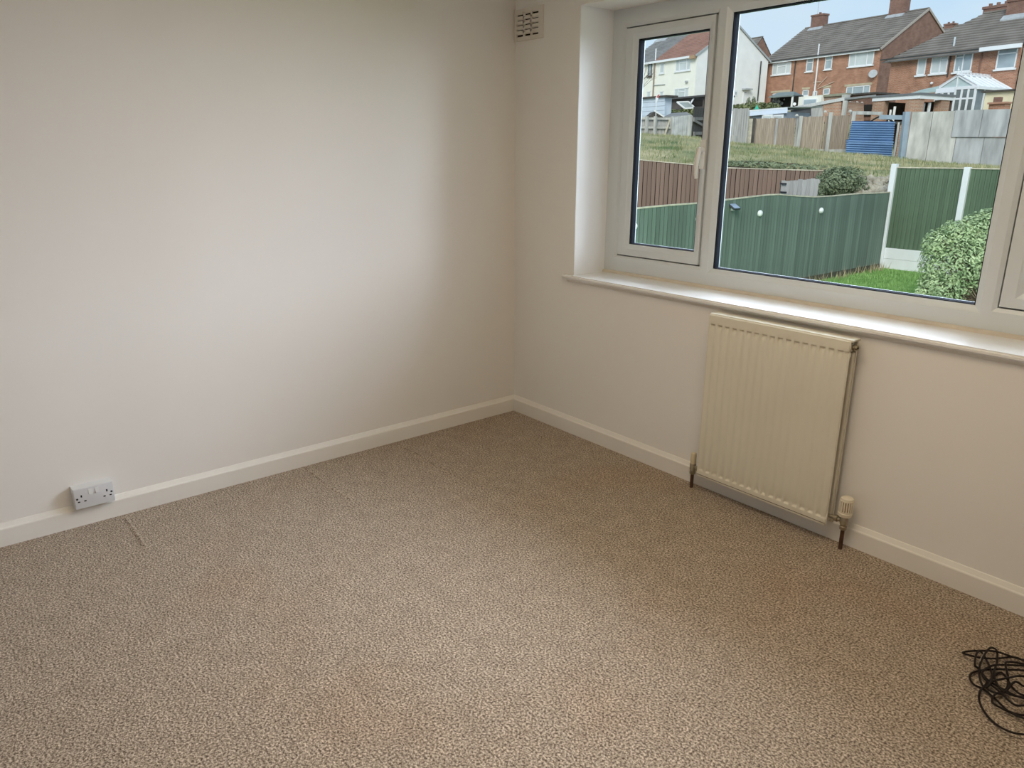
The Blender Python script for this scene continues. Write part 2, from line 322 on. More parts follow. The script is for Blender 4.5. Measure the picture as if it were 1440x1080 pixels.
obj('lower_seam', MB().box(x0+.005, yf-.0012, z0+.011, x1-.004, yf+.004, z0+.0128), mat('dark_seam', (.12, .08, .05), .8, .5, 30), fp)  # dark line along the lower seam
obj('back_panel', MB().cbox(x0, -.040, z0, x1, -.029, z1-.004, .004), RADC, rd)
fin = MB()
for i in range(23):
    xx = x0+.035+i*.0248; fin.box(xx, -.074, z0+.05, xx+.001, -.041, z1-.05)
obj('convector_fins', fin, RADIN, rd, kind='stuff')
obj('convector_edge', MB().box(x1-.045, -.062, z0+.05, x1-.041, -.046, z1-.05), RADIN, rd)
obj('top_grille', MB().cbox(x0, yf+.007, z1-.006, x1+.006, -.028, z1+.003, .003), mat('top_grille_enamel', (.66, .62, .50), .7, .03, 3, spec=.15), rd)
obj('side_strip', MB().cbox(x1-.014, -.058, z0+.03, x1-.001, -.042, z1-.05, .003), RADC, rd)
for z in (z1-.028, z0+.03):
    obj('collector_end', MB().lathe((x1-.02, -.061, z), (1, 0, 0), [(0, .016), (.014, .016), (.0165, .0145), (.017, .008)]), RADC, rd, True)
bl = obj('bleed_plug', MB().lathe((x1-.004, -.061, z1-.028), (1, 0, 0), [(0, .0125), (.010, .0125), (.0105, .0085), (.018, .0085)], 6), BRASS, rd)
obj('bleed_pin', MB().lathe((x1+.0135, -.061, z1-.028), (1, 0, 0), [(0, .004), (.003, .004)], 8), DARK, bl)
for xb_ in (x0+.1, x1-.13): obj('wall_bracket', MB().box(xb_, -.029, z0+.08, xb_+.03, -.0015, z1-.08), RADIN, rd)
# valves and pipes
def valve(x, y, zp, top, trv):
    t = rd
    obj('pipe', MB().tube([(x, y, -.002), (x, y, zp+.004)], .0078, 14), COPPER, t, True, 'tarnished copper pipe rising from the carpet')
    vb = MB().lathe((x, y, zp), (0, 0, 1), [(0, .012), (.002, .0135), (.014, .0135), (.016, .011), (.02, .011), (.022, .0145), (.05, .0145), (.054, .0125), (.06, .0125)], 12)
    s = -1 if trv else 1
    vb.lathe((x, y, zp+.036), (s, 0, 0), [(.01, .009), (.024, .009), (.025, .0135), (.037, .0135), (.038, .008), (abs(x-(x1 if trv else x0))+.012, .008)], 10)
    v = obj('valve', vb, BRASS, t, True, 'dull plated valve body at the pipe top')
    if trv:
        zt = zp+.056
        hd = obj('thermostatic_head', MB().lathe((x, y, zt), (0, 0, 1), [(0, .016), (.003, .024), (.016, .0265), (.018, .024), (.022, .0225), (.070, .0235), (.078, .0225), (.081, .017)], 24), IVORY, v, True, 'ivory ribbed thermostatic valve head')
    else:
        obj('cap', MB().lathe((x, y, zp+.05), (0, 0, 1), [(0, .0125), (.002, .0135), (.048, .0125), (.053, .011), (.055, .007)], 18), CREAM, v, True, 'cream lockshield cap')
    return t
rt_ = valve(2.099, -.064, .085, 0, True)
valve(1.374, -.060, .068, 0, False)
rv = MB()
for i in range(18):
    a = 2*math.pi*i/18; c, s_ = math.cos(a), math.sin(a)
    M = Matrix.Translation((2.099, -.064, .085+.056)) @ Matrix.Rotation(a, 4, 'Z'); rv.box(.0215, -.0026, .022, .0258, .0026, .070, M)
obj('grip_rib', rv, IVORY, rd, kind='stuff')
gs = MB()
for i in range(18):
    M = Matrix.Translation((2.099, -.064, .141)) @ Matrix.Rotation(2*math.pi*(i+.5)/18, 4, 'Z'); gs.box(.0205, -.0015, .026, .0236, .0015, .066, M)
obj('grip_slot', gs, mat('brown_slot', (.20, .12, .06), .7, .2), rd, kind='stuff')  # slots between the ribs in a plain brown

# ------------------------------------------------------------------ double socket
sy0, sy1, sz0, sz1 = -2.350, -2.204, .088, .174
sk = thing('wall_socket', 'white double switched socket box mounted on the skirting of left wall', 'socket', (0, -2.277, .088))
b = MB(); o_ = .002
b.add([(0, sy0-o_, sz0-o_), (0, sy1+o_, sz0-o_), (0, sy1+o_, sz1+o_), (0, sy0-o_, sz1+o_), (.040, sy0, sz0), (.040, sy1, sz0), (.040, sy1, sz1), (.040, sy0, sz1)], [(3, 2, 1, 0), (4, 5, 6, 7), (0, 1, 5, 4), (1, 2, 6, 5), (2, 3, 7, 6), (3, 0, 4, 7)])
obj('back_box', b, SOCKB, sk)
obj('face_plate', MB().cbox(.0395, sy0, sz0, .049, sy1, sz1, .0028), SOCK, sk, True)
yc = (sy0+sy1)/2; zc = (sz0+sz1)/2
for i, yy in enumerate((yc-.0125, yc+.0125)):
    sw = MB().box(.0485, yy-.0075, zc+.012, .0495, yy+.0075, zc+.036).add([(.049, yy-.0065, zc+.013), (.049, yy+.0065, zc+.013), (.049, yy+.0065, zc+.035), (.049, yy-.0065, zc+.035), (.0535, yy-.0065, zc+.014), (.0535, yy+.0065, zc+.014), (.0505, yy+.0065, zc+.034), (.0505, yy-.0065, zc+.034)], [(3, 2, 1, 0), (4, 5, 6, 7), (0, 1, 5, 4), (1, 2, 6, 5), (2, 3, 7, 6), (3, 0, 4, 7)])
    obj('rocker_switch', sw, SOCKB, sk)
for yy in (yc-.047, yc+.047):
    for dy, dz, hw, hh in ((0, .013, .0028, .0050), (-.0115, -.010, .0042, .0026), (.0115, -.010, .0042, .0026)):
        obj('pin_hole', MB().box(.0480, yy+dy-hw, zc+dz-hh-.002, .04925, yy+dy+hw, zc+dz+hh-.002), HOLE, sk)
for yy in (yc-.0635, yc+.0635):
    obj('screw', MB().lathe((.0480, yy, zc+.0015), (1, 0, 0), [(0, .0042), (.0016, .0042)], 12), HOLE if yy else HOLE, sk)

# ------------------------------------------------------------------ air grille
gx0, gx1, gz0, gz1 = .003, .226, 2.040, 2.192
ag = thing('air_grille', 'painted air vent grille high on the wall beside the window', 'vent', ((gx0+gx1)/2, 0, gz0))
ox0, ox1, oz0, oz1 = gx0+.020, gx1-.030, gz0+.020, gz1-.018
obj('surround', MB().rings([((gx0, gx1, gz0, gz1), 0), ((gx0+.002, gx1-.002, gz0+.002, gz1-.002), -.011), ((ox0, ox1, oz0, oz1), -.011), ((ox0, ox1, oz0, oz1), 0)]), GRI, ag)
obj('backing', MB().box(ox0, -.0022, oz0, ox1, -.0004, oz1), mat('vent_dark', (.022, .016, .010), .95, .1, spec=.02), ag)
cw = (ox1-ox0)/3; rh = (oz1-oz0)/5
gb = MB()
for i in (1, 2): gb.box(ox0+i*cw-.005, -.011, oz0, ox0+i*cw+.005, -.001, oz1)
for j in (1, 2, 3, 4): gb.box(ox0, -.011, oz0+j*rh-.006, ox1, -.001, oz0+j*rh+.006)
obj('grid_bars', gb, GRI, ag)
for i in range(3):
    for j in range(5):
        xa = ox0+i*cw+(.005 if i else 0); xb = ox0+(i+1)*cw-(.005 if i < 2 else 0); za = oz0+j*rh+(.006 if j else 0); zb = oz0+(j+1)*rh-(.006 if j < 4 else 0)
        k = random.uniform(.42, .66)
        obj('louvre', MB().prism([(xa, -.0105, zb), (xa, -.0095, zb), (xa, -.0025, za+(zb-za)*k), (xa, -.0045, za+(zb-za)*k)], (xb-xa, 0, 0)), GRI, ag)

# ------------------------------------------------------------------ cable on the floor
def cat(P, n=7):
    o = []
    for i in range(len(P)-1):
        a = P[max(i-1, 0)]; b = P[i]; c = P[i+1]; d = P[min(i+2, len(P)-1)]
        for k in range(n):
            t = k/n; o.append(.5*((2*b)+(c-a)*t+(2*a-5*b+4*c-d)*t*t+(3*b-a-3*c+d)*t*t*t))
    return o+[P[-1]]
strand = [(1470, 1036), (1440, 1033), (1420, 1029), (1400, 1018), (1385, 1002), (1377, 985), (1378, 973), (1384, 965), (1394, 955), (1405, 946), (1413, 950), (1425, 968), (1440, 978), (1475, 985),
 (1500, 975), (1480, 950), (1440, 943), (1420, 942), (1400, 941), (1378, 943), (1366, 947), (1364, 954), (1370, 963), (1384, 970), (1402, 985), (1418, 1000), (1440, 1010), (1480, 1018), (1510, 1000),
 (1490, 935), (1440, 928), (1416, 921), (1400, 916), (1380, 915), (1360, 916), (1354, 918), (1362, 921), (1380, 925), (1400, 926), (1425, 924), (1440, 929), (1490, 950), (1505, 985), (1475, 1003), (1440, 1006), (1415, 999), (1398, 990), (1395, 984), (1400, 976), (1415, 969), (1418, 955), (1416, 945),
 (1414, 933), (1420, 931), (1440, 934), (1485, 945), (1490, 985), (1440, 982), (1405, 966), (1388, 955), (1376, 940), (1371, 935), (1373, 920), (1378, 916), (1384, 922), (1392, 938), (1395, 950), (1392, 962), (1384, 966), (1378, 955), (1377, 940), (1382, 925), (1390, 913), (1396, 911), (1402, 916), (1402, 930), (1398, 945), (1400, 957), (1408, 970),
 (1425, 978), (1440, 981), (1478, 992), (1500, 960), (1470, 938), (1440, 936), (1410, 935), (1395, 936), (1383, 943), (1382, 950), (1390, 960), (1405, 972), (1425, 990), (1440, 992), (1480, 990), (1492, 960), (1440, 951), (1420, 953), (1396, 958), (1388, 966), (1394, 972), (1410, 975), (1425, 960), (1432, 960), (1440, 965), (1470, 975)]
pts = []
for i, (u, v) in enumerate(strand): pts.append(pxz(u, v, .006+.008*(i % 5 in (1, 2))+.010*min(1, i/60)))
ct = thing('cable', 'tangled coil of thin black cable lying on the beige carpet', 'cable', pxz(1440, 975))
obj('flex', MB().tube(cat(pts), .0031, 7), CABLE, ct, True)
sc = [pxz(u, v, .022) for u, v in ((1378, 930), (1381, 924), (1385, 918))]
obj('cable_tag', MB().tube(cat(sc, 4), .0022, 6), CABLEP, ct, True, 'pale scuffed end of the cable')

#OUTSIDE
# ------------------------------------------------------------------ ground outside
def ray(u, v): return FW+RT*((u-720)/FPX)-UP*((v-540)/FPX)
def gp(u, v, D):
    d = ray(u, v); return CAM+d*(D/d.dot(FH))
def zat(u, v, D): return gp(u, v, D).z
def lerp(a, b, t): return a+(b-a)*t
def curve(x, P):
    if x <= P[0][0]: return P[0][1]
    for (a, b), (c, d) in zip(P, P[1:]):
        if x <= c: return lerp(b, d, (x-a)/(c-a))
    return P[-1][1]
LAWN = -.84
def terrain(x, y):
    D = (Vector((x, y, 0))-CAM).dot(FH); r = (Vector((x, y, 0))-CAM).dot(RH)
    if x > -4.2 and y < 13.62: return LAWN
    far = [(18.9, 1.0), (24, 1.16), (30, 1.28), (37, 1.48), (46, 2.3), (55, 3.6), (72, 5.7), (95, 7.2), (130, 8)]
    k = max(0, min(1, (r-6.7)/.7)); t = lerp(curve(D, [(0, LAWN), (13.2, LAWN), (15.5, -.7), (18.5, -.45), (18.85, .8)]+far), curve(D, [(0, LAWN), (13.2, LAWN), (15.5, -.25), (17.2, .55)]+far), k)
    if D > 17: t += min(1, (D-17)/8)*max(-.35, min(1.1, .095*(13.8-r)))
    return t+.05*math.sin(x*1.7)*math.cos(y*1.3)*(1 if D > 19 else 0)
def gridmesh(us, vs, fn):
    mb = MB(); mb.v = [Vector(fn(a, b)) for a in us for b in vs]; n = len(vs)
    mb.f = [[i*n+j, (i+1)*n+j, (i+1)*n+j+1, i*n+j+1] for i in range(len(us)-1) for j in range(n-1)]; return mb
GRASS = mat('mown_grass', (.14, .27, .07), .9, .3, 5, .6, 60, col2=(.26, .42, .13), spec=.1)
ROUGH = mat('rough_grass', (.13, .18, .08), .95, .3, .9, .8, 14, col2=(.50, .43, .26), spec=.05, detail=7)
def frange(a, b, s): return [a+i*s for i in range(int((b-a)/s+.5)+1)]
obj('lawn', gridmesh(frange(-4.15, 12, .95), frange(.36, 13.6, .6), lambda x, y: (x, y, LAWN+.02*math.sin(x*2.1)*math.sin(y*1.7))), GRASS, None, True, 'short green lawn in front of the white gravel boards', 'structure')
obj('hillside', gridmesh(frange(8, 24, .5)+frange(25, 60, 1.5)+frange(64, 130, 6), frange(-4, 34, .8)+frange(36, 90, 6), lambda D, r: (lambda p: (p.x, p.y, terrain(p.x, p.y)-(.7 if (p.x > -5 and p.y < 14.4 and p.y-13.6 < (p.x+5)*9) and terrain(p.x, p.y) < -.3 else 0)))(CAM+FH*D+RH*r)), ROUGH, None, True, 'rough grassy slope rising behind the gardens', 'structure')
def blades(name, pts, h, m, label, catg, spread=.03):
    mb = MB()
    for p in pts:
        for k in range(3):
            a = random.uniform(0, 6.28); q = Vector((math.cos(a), math.sin(a), 0)); hh = h*random.uniform(.5, 1.2); b = Vector(p)+Vector((random.uniform(-1, 1), random.uniform(-1, 1), 0))*spread
            wd = hh*(.10 if h < .15 else .045); s = Vector((-q.y, q.x, 0))*wd
            mb.add([b-s, b+s, b+q*hh*.45+Vector((0, 0, hh))], [(0, 1, 2)])
    o = obj(name, mb, m); return tag(o, label, catg, kind='stuff')
random.seed(3)
BLG = mat('grass_blade', (.17, .33, .09), .8, .4, 3, col2=(.34, .52, .18), spec=.15)
BLR = mat('rough_grass_blade', (.14, .21, .08), .9, .4, 1.0, col2=(.58, .50, .31), spec=.1, detail=6)
BLD = mat('dry_straw', (.42, .35, .22), .9, .3, 5, spec=.1)
blades('lawn_grass', [(x, y, LAWN) for x, y in ((random.uniform(-4.0, -.6), random.uniform(8.3, 13.4)) for _ in range(5200))], .06, BLG, 'short bright green grass blades covering the lawn by the fence', 'grass')
rp = []
for _ in range(14000):
    D = random.uniform(18.5, 38); u = random.uniform(885, 1430); p = CAM+FH*D+RH*(D*(u-720)/FPX/.97); rp.append((p.x, p.y, terrain(p.x, p.y)-.01))
blades('meadow_grass', rp, .10, BLR, 'long tufty straw and green grass on the slope behind brown fence', 'grass', .15)
blades('dry_grass', [(-4.03+random.uniform(0, .16), 8.4+5*random.random(), LAWN) for _ in range(90)], .17, BLD, 'dry straw stalks along the foot of the low green fence', 'dry grass', .05)

# ------------------------------------------------------------------ green garden fences
GREENB = mat('green_fence_paint', (.15, .195, .16), .8, .16, 3, .25, 30, rnd=.16, stretch=(6, 6, .6), spec=.2)
GREENB2 = mat('green_panel_paint', (.12, .17, .11), .8, .2, 3, .25, 30, rnd=.10, stretch=(6, 6, .6), spec=.2)
PALEW = mat('pale_cut_timber', (.58, .52, .40), .85, .2, 8)
WHITEC = mat('white_painted_concrete', (.78, .79, .79), .6, .04, 4, .1, 20)
OLDB = mat('old_board', (.09, .085, .065), .9, .3, 6)
bme = rawmesh('feather_board', MB().add([(0, -.035, 0), (.010, -.035, 0), (.020, .035, 0), (0, .035, 0), (0, -.035, 1), (.010, -.035, 1), (.020, .035, 1), (0, .035, 1)], [(3, 2, 1, 0), (4, 5, 6, 7), (0, 1, 5, 4), (1, 2, 6, 5), (2, 3, 7, 6), (3, 0, 4, 7)]), GREENB)
topz = [(3, .70), (5.57, .72), (7.04, .747), (7.58, .77), (8.16, .784), (8.98, .804), (9.3, .806), (9.5, .79), (10.45, .735), (11.2, .72), (12.16, .735), (13.2, .73), (13.45, .73)]
def topf(y): return curve(y, topz)+.006*math.sin(y*2.3)
sf = thing('low_garden_fence', 'long low green board fence with a wavy pale top edge along the lawn', 'fence', (-4.1, 8.5, LAWN))
y = 3.6; i = 0
while y < 13.42:
    z = topf(y)+random.uniform(-.006, .006)
    piece('board', bme, sf, T3(-4.1, y, LAWN+.09, 0, 1, 1, z-LAWN-.09)); y += .09
cp = MB(); ys = frange(3.55, 13.45, .165)
for a, b in zip(ys, ys[1:]): cp.beam((-4.092, a, topf(a)+.006), (-4.092, b, topf(b)+.006), .032, .022)
obj('capping', cp, PALEW, sf, label='pale strip standing for the lit cut ends of the boards')  # pale strip along the tops, for cut board ends catching light
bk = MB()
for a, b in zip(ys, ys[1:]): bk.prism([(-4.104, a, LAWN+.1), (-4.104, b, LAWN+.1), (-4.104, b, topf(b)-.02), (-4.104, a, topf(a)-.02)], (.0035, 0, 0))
obj('backing', bk, mat('dark_green_shadow', (.03, .045, .035), .9), sf)  # dark sheet added behind the boards to paint the shade in their gaps
obj('gravel_board', MB().box(-4.115, 3.6, LAWN-.05, -4.07, 13.42, LAWN+.10), OLDB, sf, label='dark weathered base board')
for yy in (4.2, 6.0, 7.8, 9.6, 11.4): obj('post', MB().box(-4.20, yy-.04, LAWN-.1, -4.11, yy+.04, topf(yy)-.1), OLDB, sf)
for z in (-.5, .4): obj('rail', MB().box(-4.145, 3.6, LAWN+.84+z-.03, -4.102, 13.42, LAWN+.84+z+.03), OLDB, sf)
# round white lights and the solar lamp fixed on it
LW = mat('white_light_dome', (.82, .82, .80), .35, .03, 4)
for n, (yy, zz, lb) in enumerate(((8.756, .517, 'round white fence light on the low green fence right of the solar lamp'), (10.75, .478, 'round white fence light nearest the tall white post'), (7.07, .507, 'round white fence light beside the left window mullion'), (5.59, .48, 'round white fence light at the far left of the low green fence'))):
    t = thing('fence_light', lb, 'light', (-4.083, yy, zz-.055), 0, 'round white lights on the low green fence')
    obj('dome', MB().lathe((-4.088, yy, zz), (1, 0, 0), [(0, .055), (.02, .055), (.038, .044), (.05, .025), (.054, .006)], 16), LW, t, True)
    obj('sensor_dot', MB().lathe((-4.047, yy+.012, zz+.012), (.8, .3, .4), [(0, .012), (.008, .010)], 10), BLACK, t)
sl = thing('solar_lamp', 'small blue grey solar lamp fixed near the top of low green fence', 'lamp', (-4.083, 7.94, .60))
M = Matrix.Translation((-4.03, 7.94, .665)) @ Matrix.Rotation(rad(32), 4, 'Y')
obj('lamp_body', MB().cbox(-.07, -.085, -.02, .07, .085, .012, .006, M), mat('solar_body', (.05, .055, .065), .5), sl, True)
obj('solar_panel', MB().box(-.06, -.075, .0121, .06, .075, .0150, M), mat('solar_cell', (.30, .36, .46), .2, .05, spec=.7), sl)
obj('bracket', MB().box(-4.09, 7.92, .60, -4.03, 7.96, .66), LW, sl)
# tall panels across the end of the lawn
YB = 13.5
pf = thing('tall_garden_fence', 'tall dark green close board fence with white posts and gravel boards', 'fence', (-2.7, YB, LAWN))
pm = rawmesh('panel_board', MB().add([(-.052, 0, 0), (.052, 0, 0), (.052, -.016, 0), (-.052, -.006, 0), (-.052, 0, 1), (.052, 0, 1), (.052, -.016, 1), (-.052, -.006, 1)], [(3, 2, 1, 0), (4, 5, 6, 7), (0, 1, 5, 4), (1, 2, 6, 5), (2, 3, 7, 6), (3, 0, 4, 7)]), GREENB2)
px_ = [-4.09, -2.70, -1.30, .10, 1.5]
for i, x in enumerate(px_):
    obj('post', MB().cbox(x-.055, YB-.07, LAWN-.1, x+.055, YB+.05, 1.295 if i == 0 else 1.25, .012), WHITEC, pf, label='white painted concrete post')
for a, b in zip(px_, px_[1:]):
    n = 14; wd = (b-a-.11)/n
    for k in range(n): piece('board', pm, pf, T3(a+.055+wd*(k+.5), YB+.005, -.405, 0, wd/.1075, 1, 1.625+random.uniform(-.004, .004)))
    obj('backing', MB().box(a+.055, YB+.006, -.40, b-.055, YB+.012, 1.21), mat('dim_green_shadow', (.06, .085, .058), .9), pf)  # added sheet, darkened so the gaps between boards read as shade
    obj('capping', MB().box(a+.055, YB-.025, 1.215, b-.055, YB+.03, 1.238), PALEW, pf)
    obj('gravel_board', MB().cbox(a+.055, YB-.025, LAWN-.06, b-.055, YB+.02, -.630, .008), WHITEC, pf, label='white painted gravel board')
    obj('gravel_board', MB().cbox(a+.055, YB-.025, -.627, b-.055, YB+.02, -.405, .008), WHITEC, pf, label='white painted gravel board')

# ------------------------------------------------------------------ shrubs
def leafball(blobs, n, ls, seed, flat=.75):
    rnd = random.Random(seed); mb = MB()
    for _ in range(n):
        c, R_ = rnd.choices(blobs, [b[1][0]*b[1][2] for b in blobs])[0]
        d = Vector((rnd.gauss(0, 1), rnd.gauss(0, 1), rnd.gauss(0, 1))).normalized(); k = rnd.uniform(.55, 1.06)**.6
        p = Vector(c)+Vector((d.x*R_[0], d.y*R_[1], d.z*R_[2]))*k
        nrm = (d+Vector((rnd.uniform(-.8, .8), rnd.uniform(-.8, .8), rnd.uniform(-.1, 1.0)))).normalized()
        t = nrm.cross(Vector((rnd.uniform(-1, 1), rnd.uniform(-1, 1), rnd.uniform(-1, 1)))).normalized(); b = nrm.cross(t); s = ls*rnd.uniform(.6, 1.25)
        mb.add([p-t*s, p+b*s*.42+nrm*s*.12, p+t*s, p-b*s*.42+nrm*s*.12], [(0, 1, 2), (0, 2, 3)])
    return mb
def twigs(base, blobs, n, r, seed):
    rnd = random.Random(seed); mb = MB()
    for _ in range(n):
        c, R_ = rnd.choice(blobs); e = Vector(c)+Vector((rnd.uniform(-.7, .7)*R_[0], rnd.uniform(-.7, .7)*R_[1], rnd.uniform(-.4, .7)*R_[2])); s = Vector(base)+Vector((rnd.uniform(-.35, .35), rnd.uniform(-.3, .3), 0))
        m_ = (s+e)/2+Vector((rnd.uniform(-.1, .1), rnd.uniform(-.1, .1), .08)); mb.tube([s, m_, e], [r, r*.7, r*.3], 4)
    return mb
LEAF1 = mat('garden_shrub_leaf', (.19, .29, .13), .5, .4, 5, col2=(.58, .68, .38), spec=.4)
LEAF2 = mat('dark_shrub_leaf', (.09, .13, .065), .6, .4, 5, col2=(.30, .34, .20), spec=.3)
LEAF3 = mat('hedge_leaf', (.10, .13, .05), .7, .4, 4, col2=(.26, .27, .13), spec=.2)
TWIG = mat('brown_twig', (.16, .12, .08), .9, .3, 10)
def shrub(name, label, base, blobs, n, ls, leaf, seed, ntw=24, r=.012, catg='shrub'):
    t = thing(name, label, catg, base)
    obj('stems', twigs(base, blobs, ntw, r, seed+1), TWIG, t, kind='stuff'); obj('foliage', leafball(blobs, n, ls, seed), leaf, t, kind='stuff'); return t
bp_ = gp(1352, 425, 11.6); bx, by = bp_.x, bp_.y
def at(u, v, D): return tuple(gp(u, v, D))
blobs = [(at(1345, 372, 11.6), (.52, .5, .52)), (at(1385, 350, 11.6), (.5, .5, .6)), (at(1325, 405, 11.5), (.36, .4, .28)), (at(1425, 340, 11.7), (.5, .5, .72)), (at(1420, 395, 11.5), (.55, .5, .5)), (at(1368, 322, 11.7), (.24, .24, .22)), (at(1318, 345, 11.6), (.22, .25, .25)), (at(1385, 312, 11.7), (.16, .18, .2)), (at(1345, 326, 11.6), (.24, .2, .18)), (at(1305, 415, 11.5), (.18, .2, .2)), (at(1455, 410, 11.5), (.5, .5, .5))]
gs_ = shrub('garden_shrub', 'large bright green leafy shrub on the lawn at the right of the window', (bx+.25, by, LAWN), blobs, 23000, .033, LEAF1, 11, 90)
b2 = [(at(1175, 256, 16.6), (.46, .4, .30)), (at(1192, 254, 16.7), (.36, .4, .30)), (at(1160, 262, 16.5), (.32, .3, .22)), (at(1205, 262, 16.7), (.25, .3, .18)), (at(1148, 270, 16.4), (.22, .25, .12)), (at(1178, 246, 16.7), (.22, .25, .18))]
c = gp(1178, 275, 16.6)
shrub('dark_shrub', 'dense dark green shrub behind the low green fence beside the grey gate', (c.x, c.y, terrain(c.x, c.y)-.1), b2, 6500, .034, LEAF2, 21, 24)

# ------------------------------------------------------------------ brown fence, gate and rubble on the slope
BROWN = mat('brown_fence_stain', (.24, .165, .13), .85, .22, 3, .3, 20, rnd=.14, stretch=(5, 5, .5), spec=.15)
GREYT = mat('weathered_grey_timber', (.40, .39, .37), .9, .2, 3, .3, 20, rnd=.10, stretch=(5, 5, .5), spec=.1)
BROWNT = mat('weathered_brown_timber', (.37, .30, .235), .9, .25, 3, .3, 20, rnd=.10, stretch=(7, 7, .5), spec=.1)
CONC = mat('pale_concrete', (.50, .49, .45), .9, .26, 1.6, .3, 12, spec=.15, detail=8, stretch=(2.5, 2.5, .7))
CONCG = mat('grey_concrete', (.38, .385, .385), .9, .30, 1.6, .3, 12, spec=.15, detail=8, stretch=(2.5, 2.5, .5))
DARKT = mat('dark_timber', (.085, .075, .065), .9, .25, 5)
WHITEP = mat('white_gloss_far', (.80, .81, .82), .45, .02, 4)
flat = rawmesh('plank', MB().box(-.5, -.011, 0, .5, .011, 1), BROWN)
bf = None; P0 = gp(868, 240, 18.4); P1 = gp(1158, 240, 17.6); L = (P1-P0).to_2d().length; n = 46; dr = (P1-P0); rz = math.atan2(dr.y, dr.x)
bf = thing('brown_fence', 'reddish brown vertical board fence behind the low green fence', 'fence', (lerp(P0.x, P1.x, .5), lerp(P0.y, P1.y, .5), -.1))
tops = [(868, 222), (895, 225), (980, 232.5), (1010, 236), (1080, 238.5), (1158, 240.5)]
for k in range(n):
    t = (k+.5)/n; p = P0.lerp(P1, t); u = lerp(868, 1158, t); D = lerp(18.4, 17.6, t); zt = zat(u, curve(u, tops), D)+random.uniform(-.012, .012); zb = -.5
    piece('board', flat, bf, T3(p.x, p.y+random.uniform(0, .012), zb, rz, L/n*.87, 1, zt-zb))
tb = MB()
us_ = [868, 920, 980, 1010, 1080, 1158]
for a, b in zip(us_, us_[1:]):
    A, B = [gp(u, curve(u, tops)-.6, lerp(18.4, 17.6, (u-868)/290)) for u in (a, b)]; tb.beam(A, B, .05, .02)
obj('top_rail', tb, PALEW, bf)
bq_ = [gp(868, 224, 18.46), gp(1158, 242, 17.66)]; obj('backing', MB().prism([(bq_[0].x, bq_[0].y, -.5), (bq_[1].x, bq_[1].y, -.5), bq_[1], bq_[0]], FH*.01), mat('dark_brown_shadow', (.045, .03, .025), .95), bf)  # added dark sheet gives the shaded lines between the brown boards
for t in (.05, .4, .75, 1): 
    p = P0.lerp(P1, t); obj('post', MB().box(-.05, .02, -.4, .05, .12, zat(lerp(868, 1158, t), curve(lerp(868, 1158, t), tops), lerp(18.4, 17.6, t))+.03, T3(p.x, p.y, 0, rz)), BROWN, bf)
def board_panel(name, label, u0, u1, vt0, vt1, D0, D1, n, m, vb=None, catg='fence panel', group=None, depth=.02, zbelow=.0, parent=None, stuff=True):
    a = gp(u0, vt0, D0); b = gp(u1, vt1, D1); za = terrain(a.x, a.y)-.1 if vb is None else zat(u0, vb[0], D0); zb_ = terrain(b.x, b.y)-.1 if vb is None else zat(u1, vb[1], D1)
    t = parent or thing(name, label, catg, ((a.x+b.x)/2, (a.y+b.y)/2, (za+zb_)/2), 0, group)
    d = (b-a).to_2d(); rz = math.atan2(d.y, d.x); mb = MB(); me = None
    if not stuff: me = rawmesh('plank', MB().box(-.5, -depth/2, 0, .5, depth/2, 1), m)
    for k in range(n):
        s = (k+.5)/n; z0 = lerp(za, zb_, s); z1 = lerp(a.z, b.z, s)+random.uniform(-.012, .012); p = a.lerp(b, s)
        if stuff: mb.box(-.5, -depth/2+(k % 2)*depth*.5, 0, .5, depth/2+(k % 2)*depth*.5, 1, T3(p.x, p.y, z0, rz, d.length/n*.93, 1, z1-z0))
        else: piece('board', me, t, T3(p.x, p.y, z0, rz, d.length/n*.97, 1, z1-z0))
    if stuff: obj('boards', mb, m, t, kind='stuff')
    return t, a, b, rz, za, zb_
def upright(mb, u, vt, vb, D, wd, dp=None, rz=0.):
    p = gp(u, vb, D); dp = dp or wd; return mb.box(-wd/2, -dp/2, zat(u, vb, D), wd/2, dp/2, zat(u, vt, D), T3(p.x, p.y, 0, rz))
g, a, b, rz, _, _ = board_panel('grey_gate', 'small weathered grey board gate beside the dark shrub', 1099, 1152, 254.5, 251, 15.9, 15.9, 9, GREYT, (285, 285), 'gate', stuff=False)
obj('ledge', MB().beam(a+Vector((.0, .03, -.06)), b+Vector((.0, .03, -.06)), .03, .07), GREYT, g)
obj('hanging_post', upright(MB(), 1097.5, 254, 292, 15.95, .07), DARKT, g); h = MB()
for v in (258, 270): h.beam(gp(1097, v, 15.85), gp(1106, v+.6, 15.85), .02, .03)
obj('hinges', h, BLACK, g, kind='stuff')
STONE = mat('buff_rubble', (.24, .21, .16), .9, .3, 4, .4, 10, col2=(.50, .45, .35))
rb = MB(); rnd = random.Random(5)
for k in range(150):
    u = rnd.uniform(1206, 1262); v = rnd.uniform(250, 283); p = gp(u, v, 16.9-(v-250)*.02); bm = bmesh.new(); bmesh.ops.create_icosphere(bm, subdivisions=1, radius=rnd.uniform(.04, .10))
    for q in bm.verts: q.co *= rnd.uniform(.75, 1.2)
    rb.frombm(bm, Matrix.Translation(p))
tag(obj('rubble_bank', rb, STONE), 'bank of pale rubble stones between dark shrub and white post', 'rubble', kind='stuff')

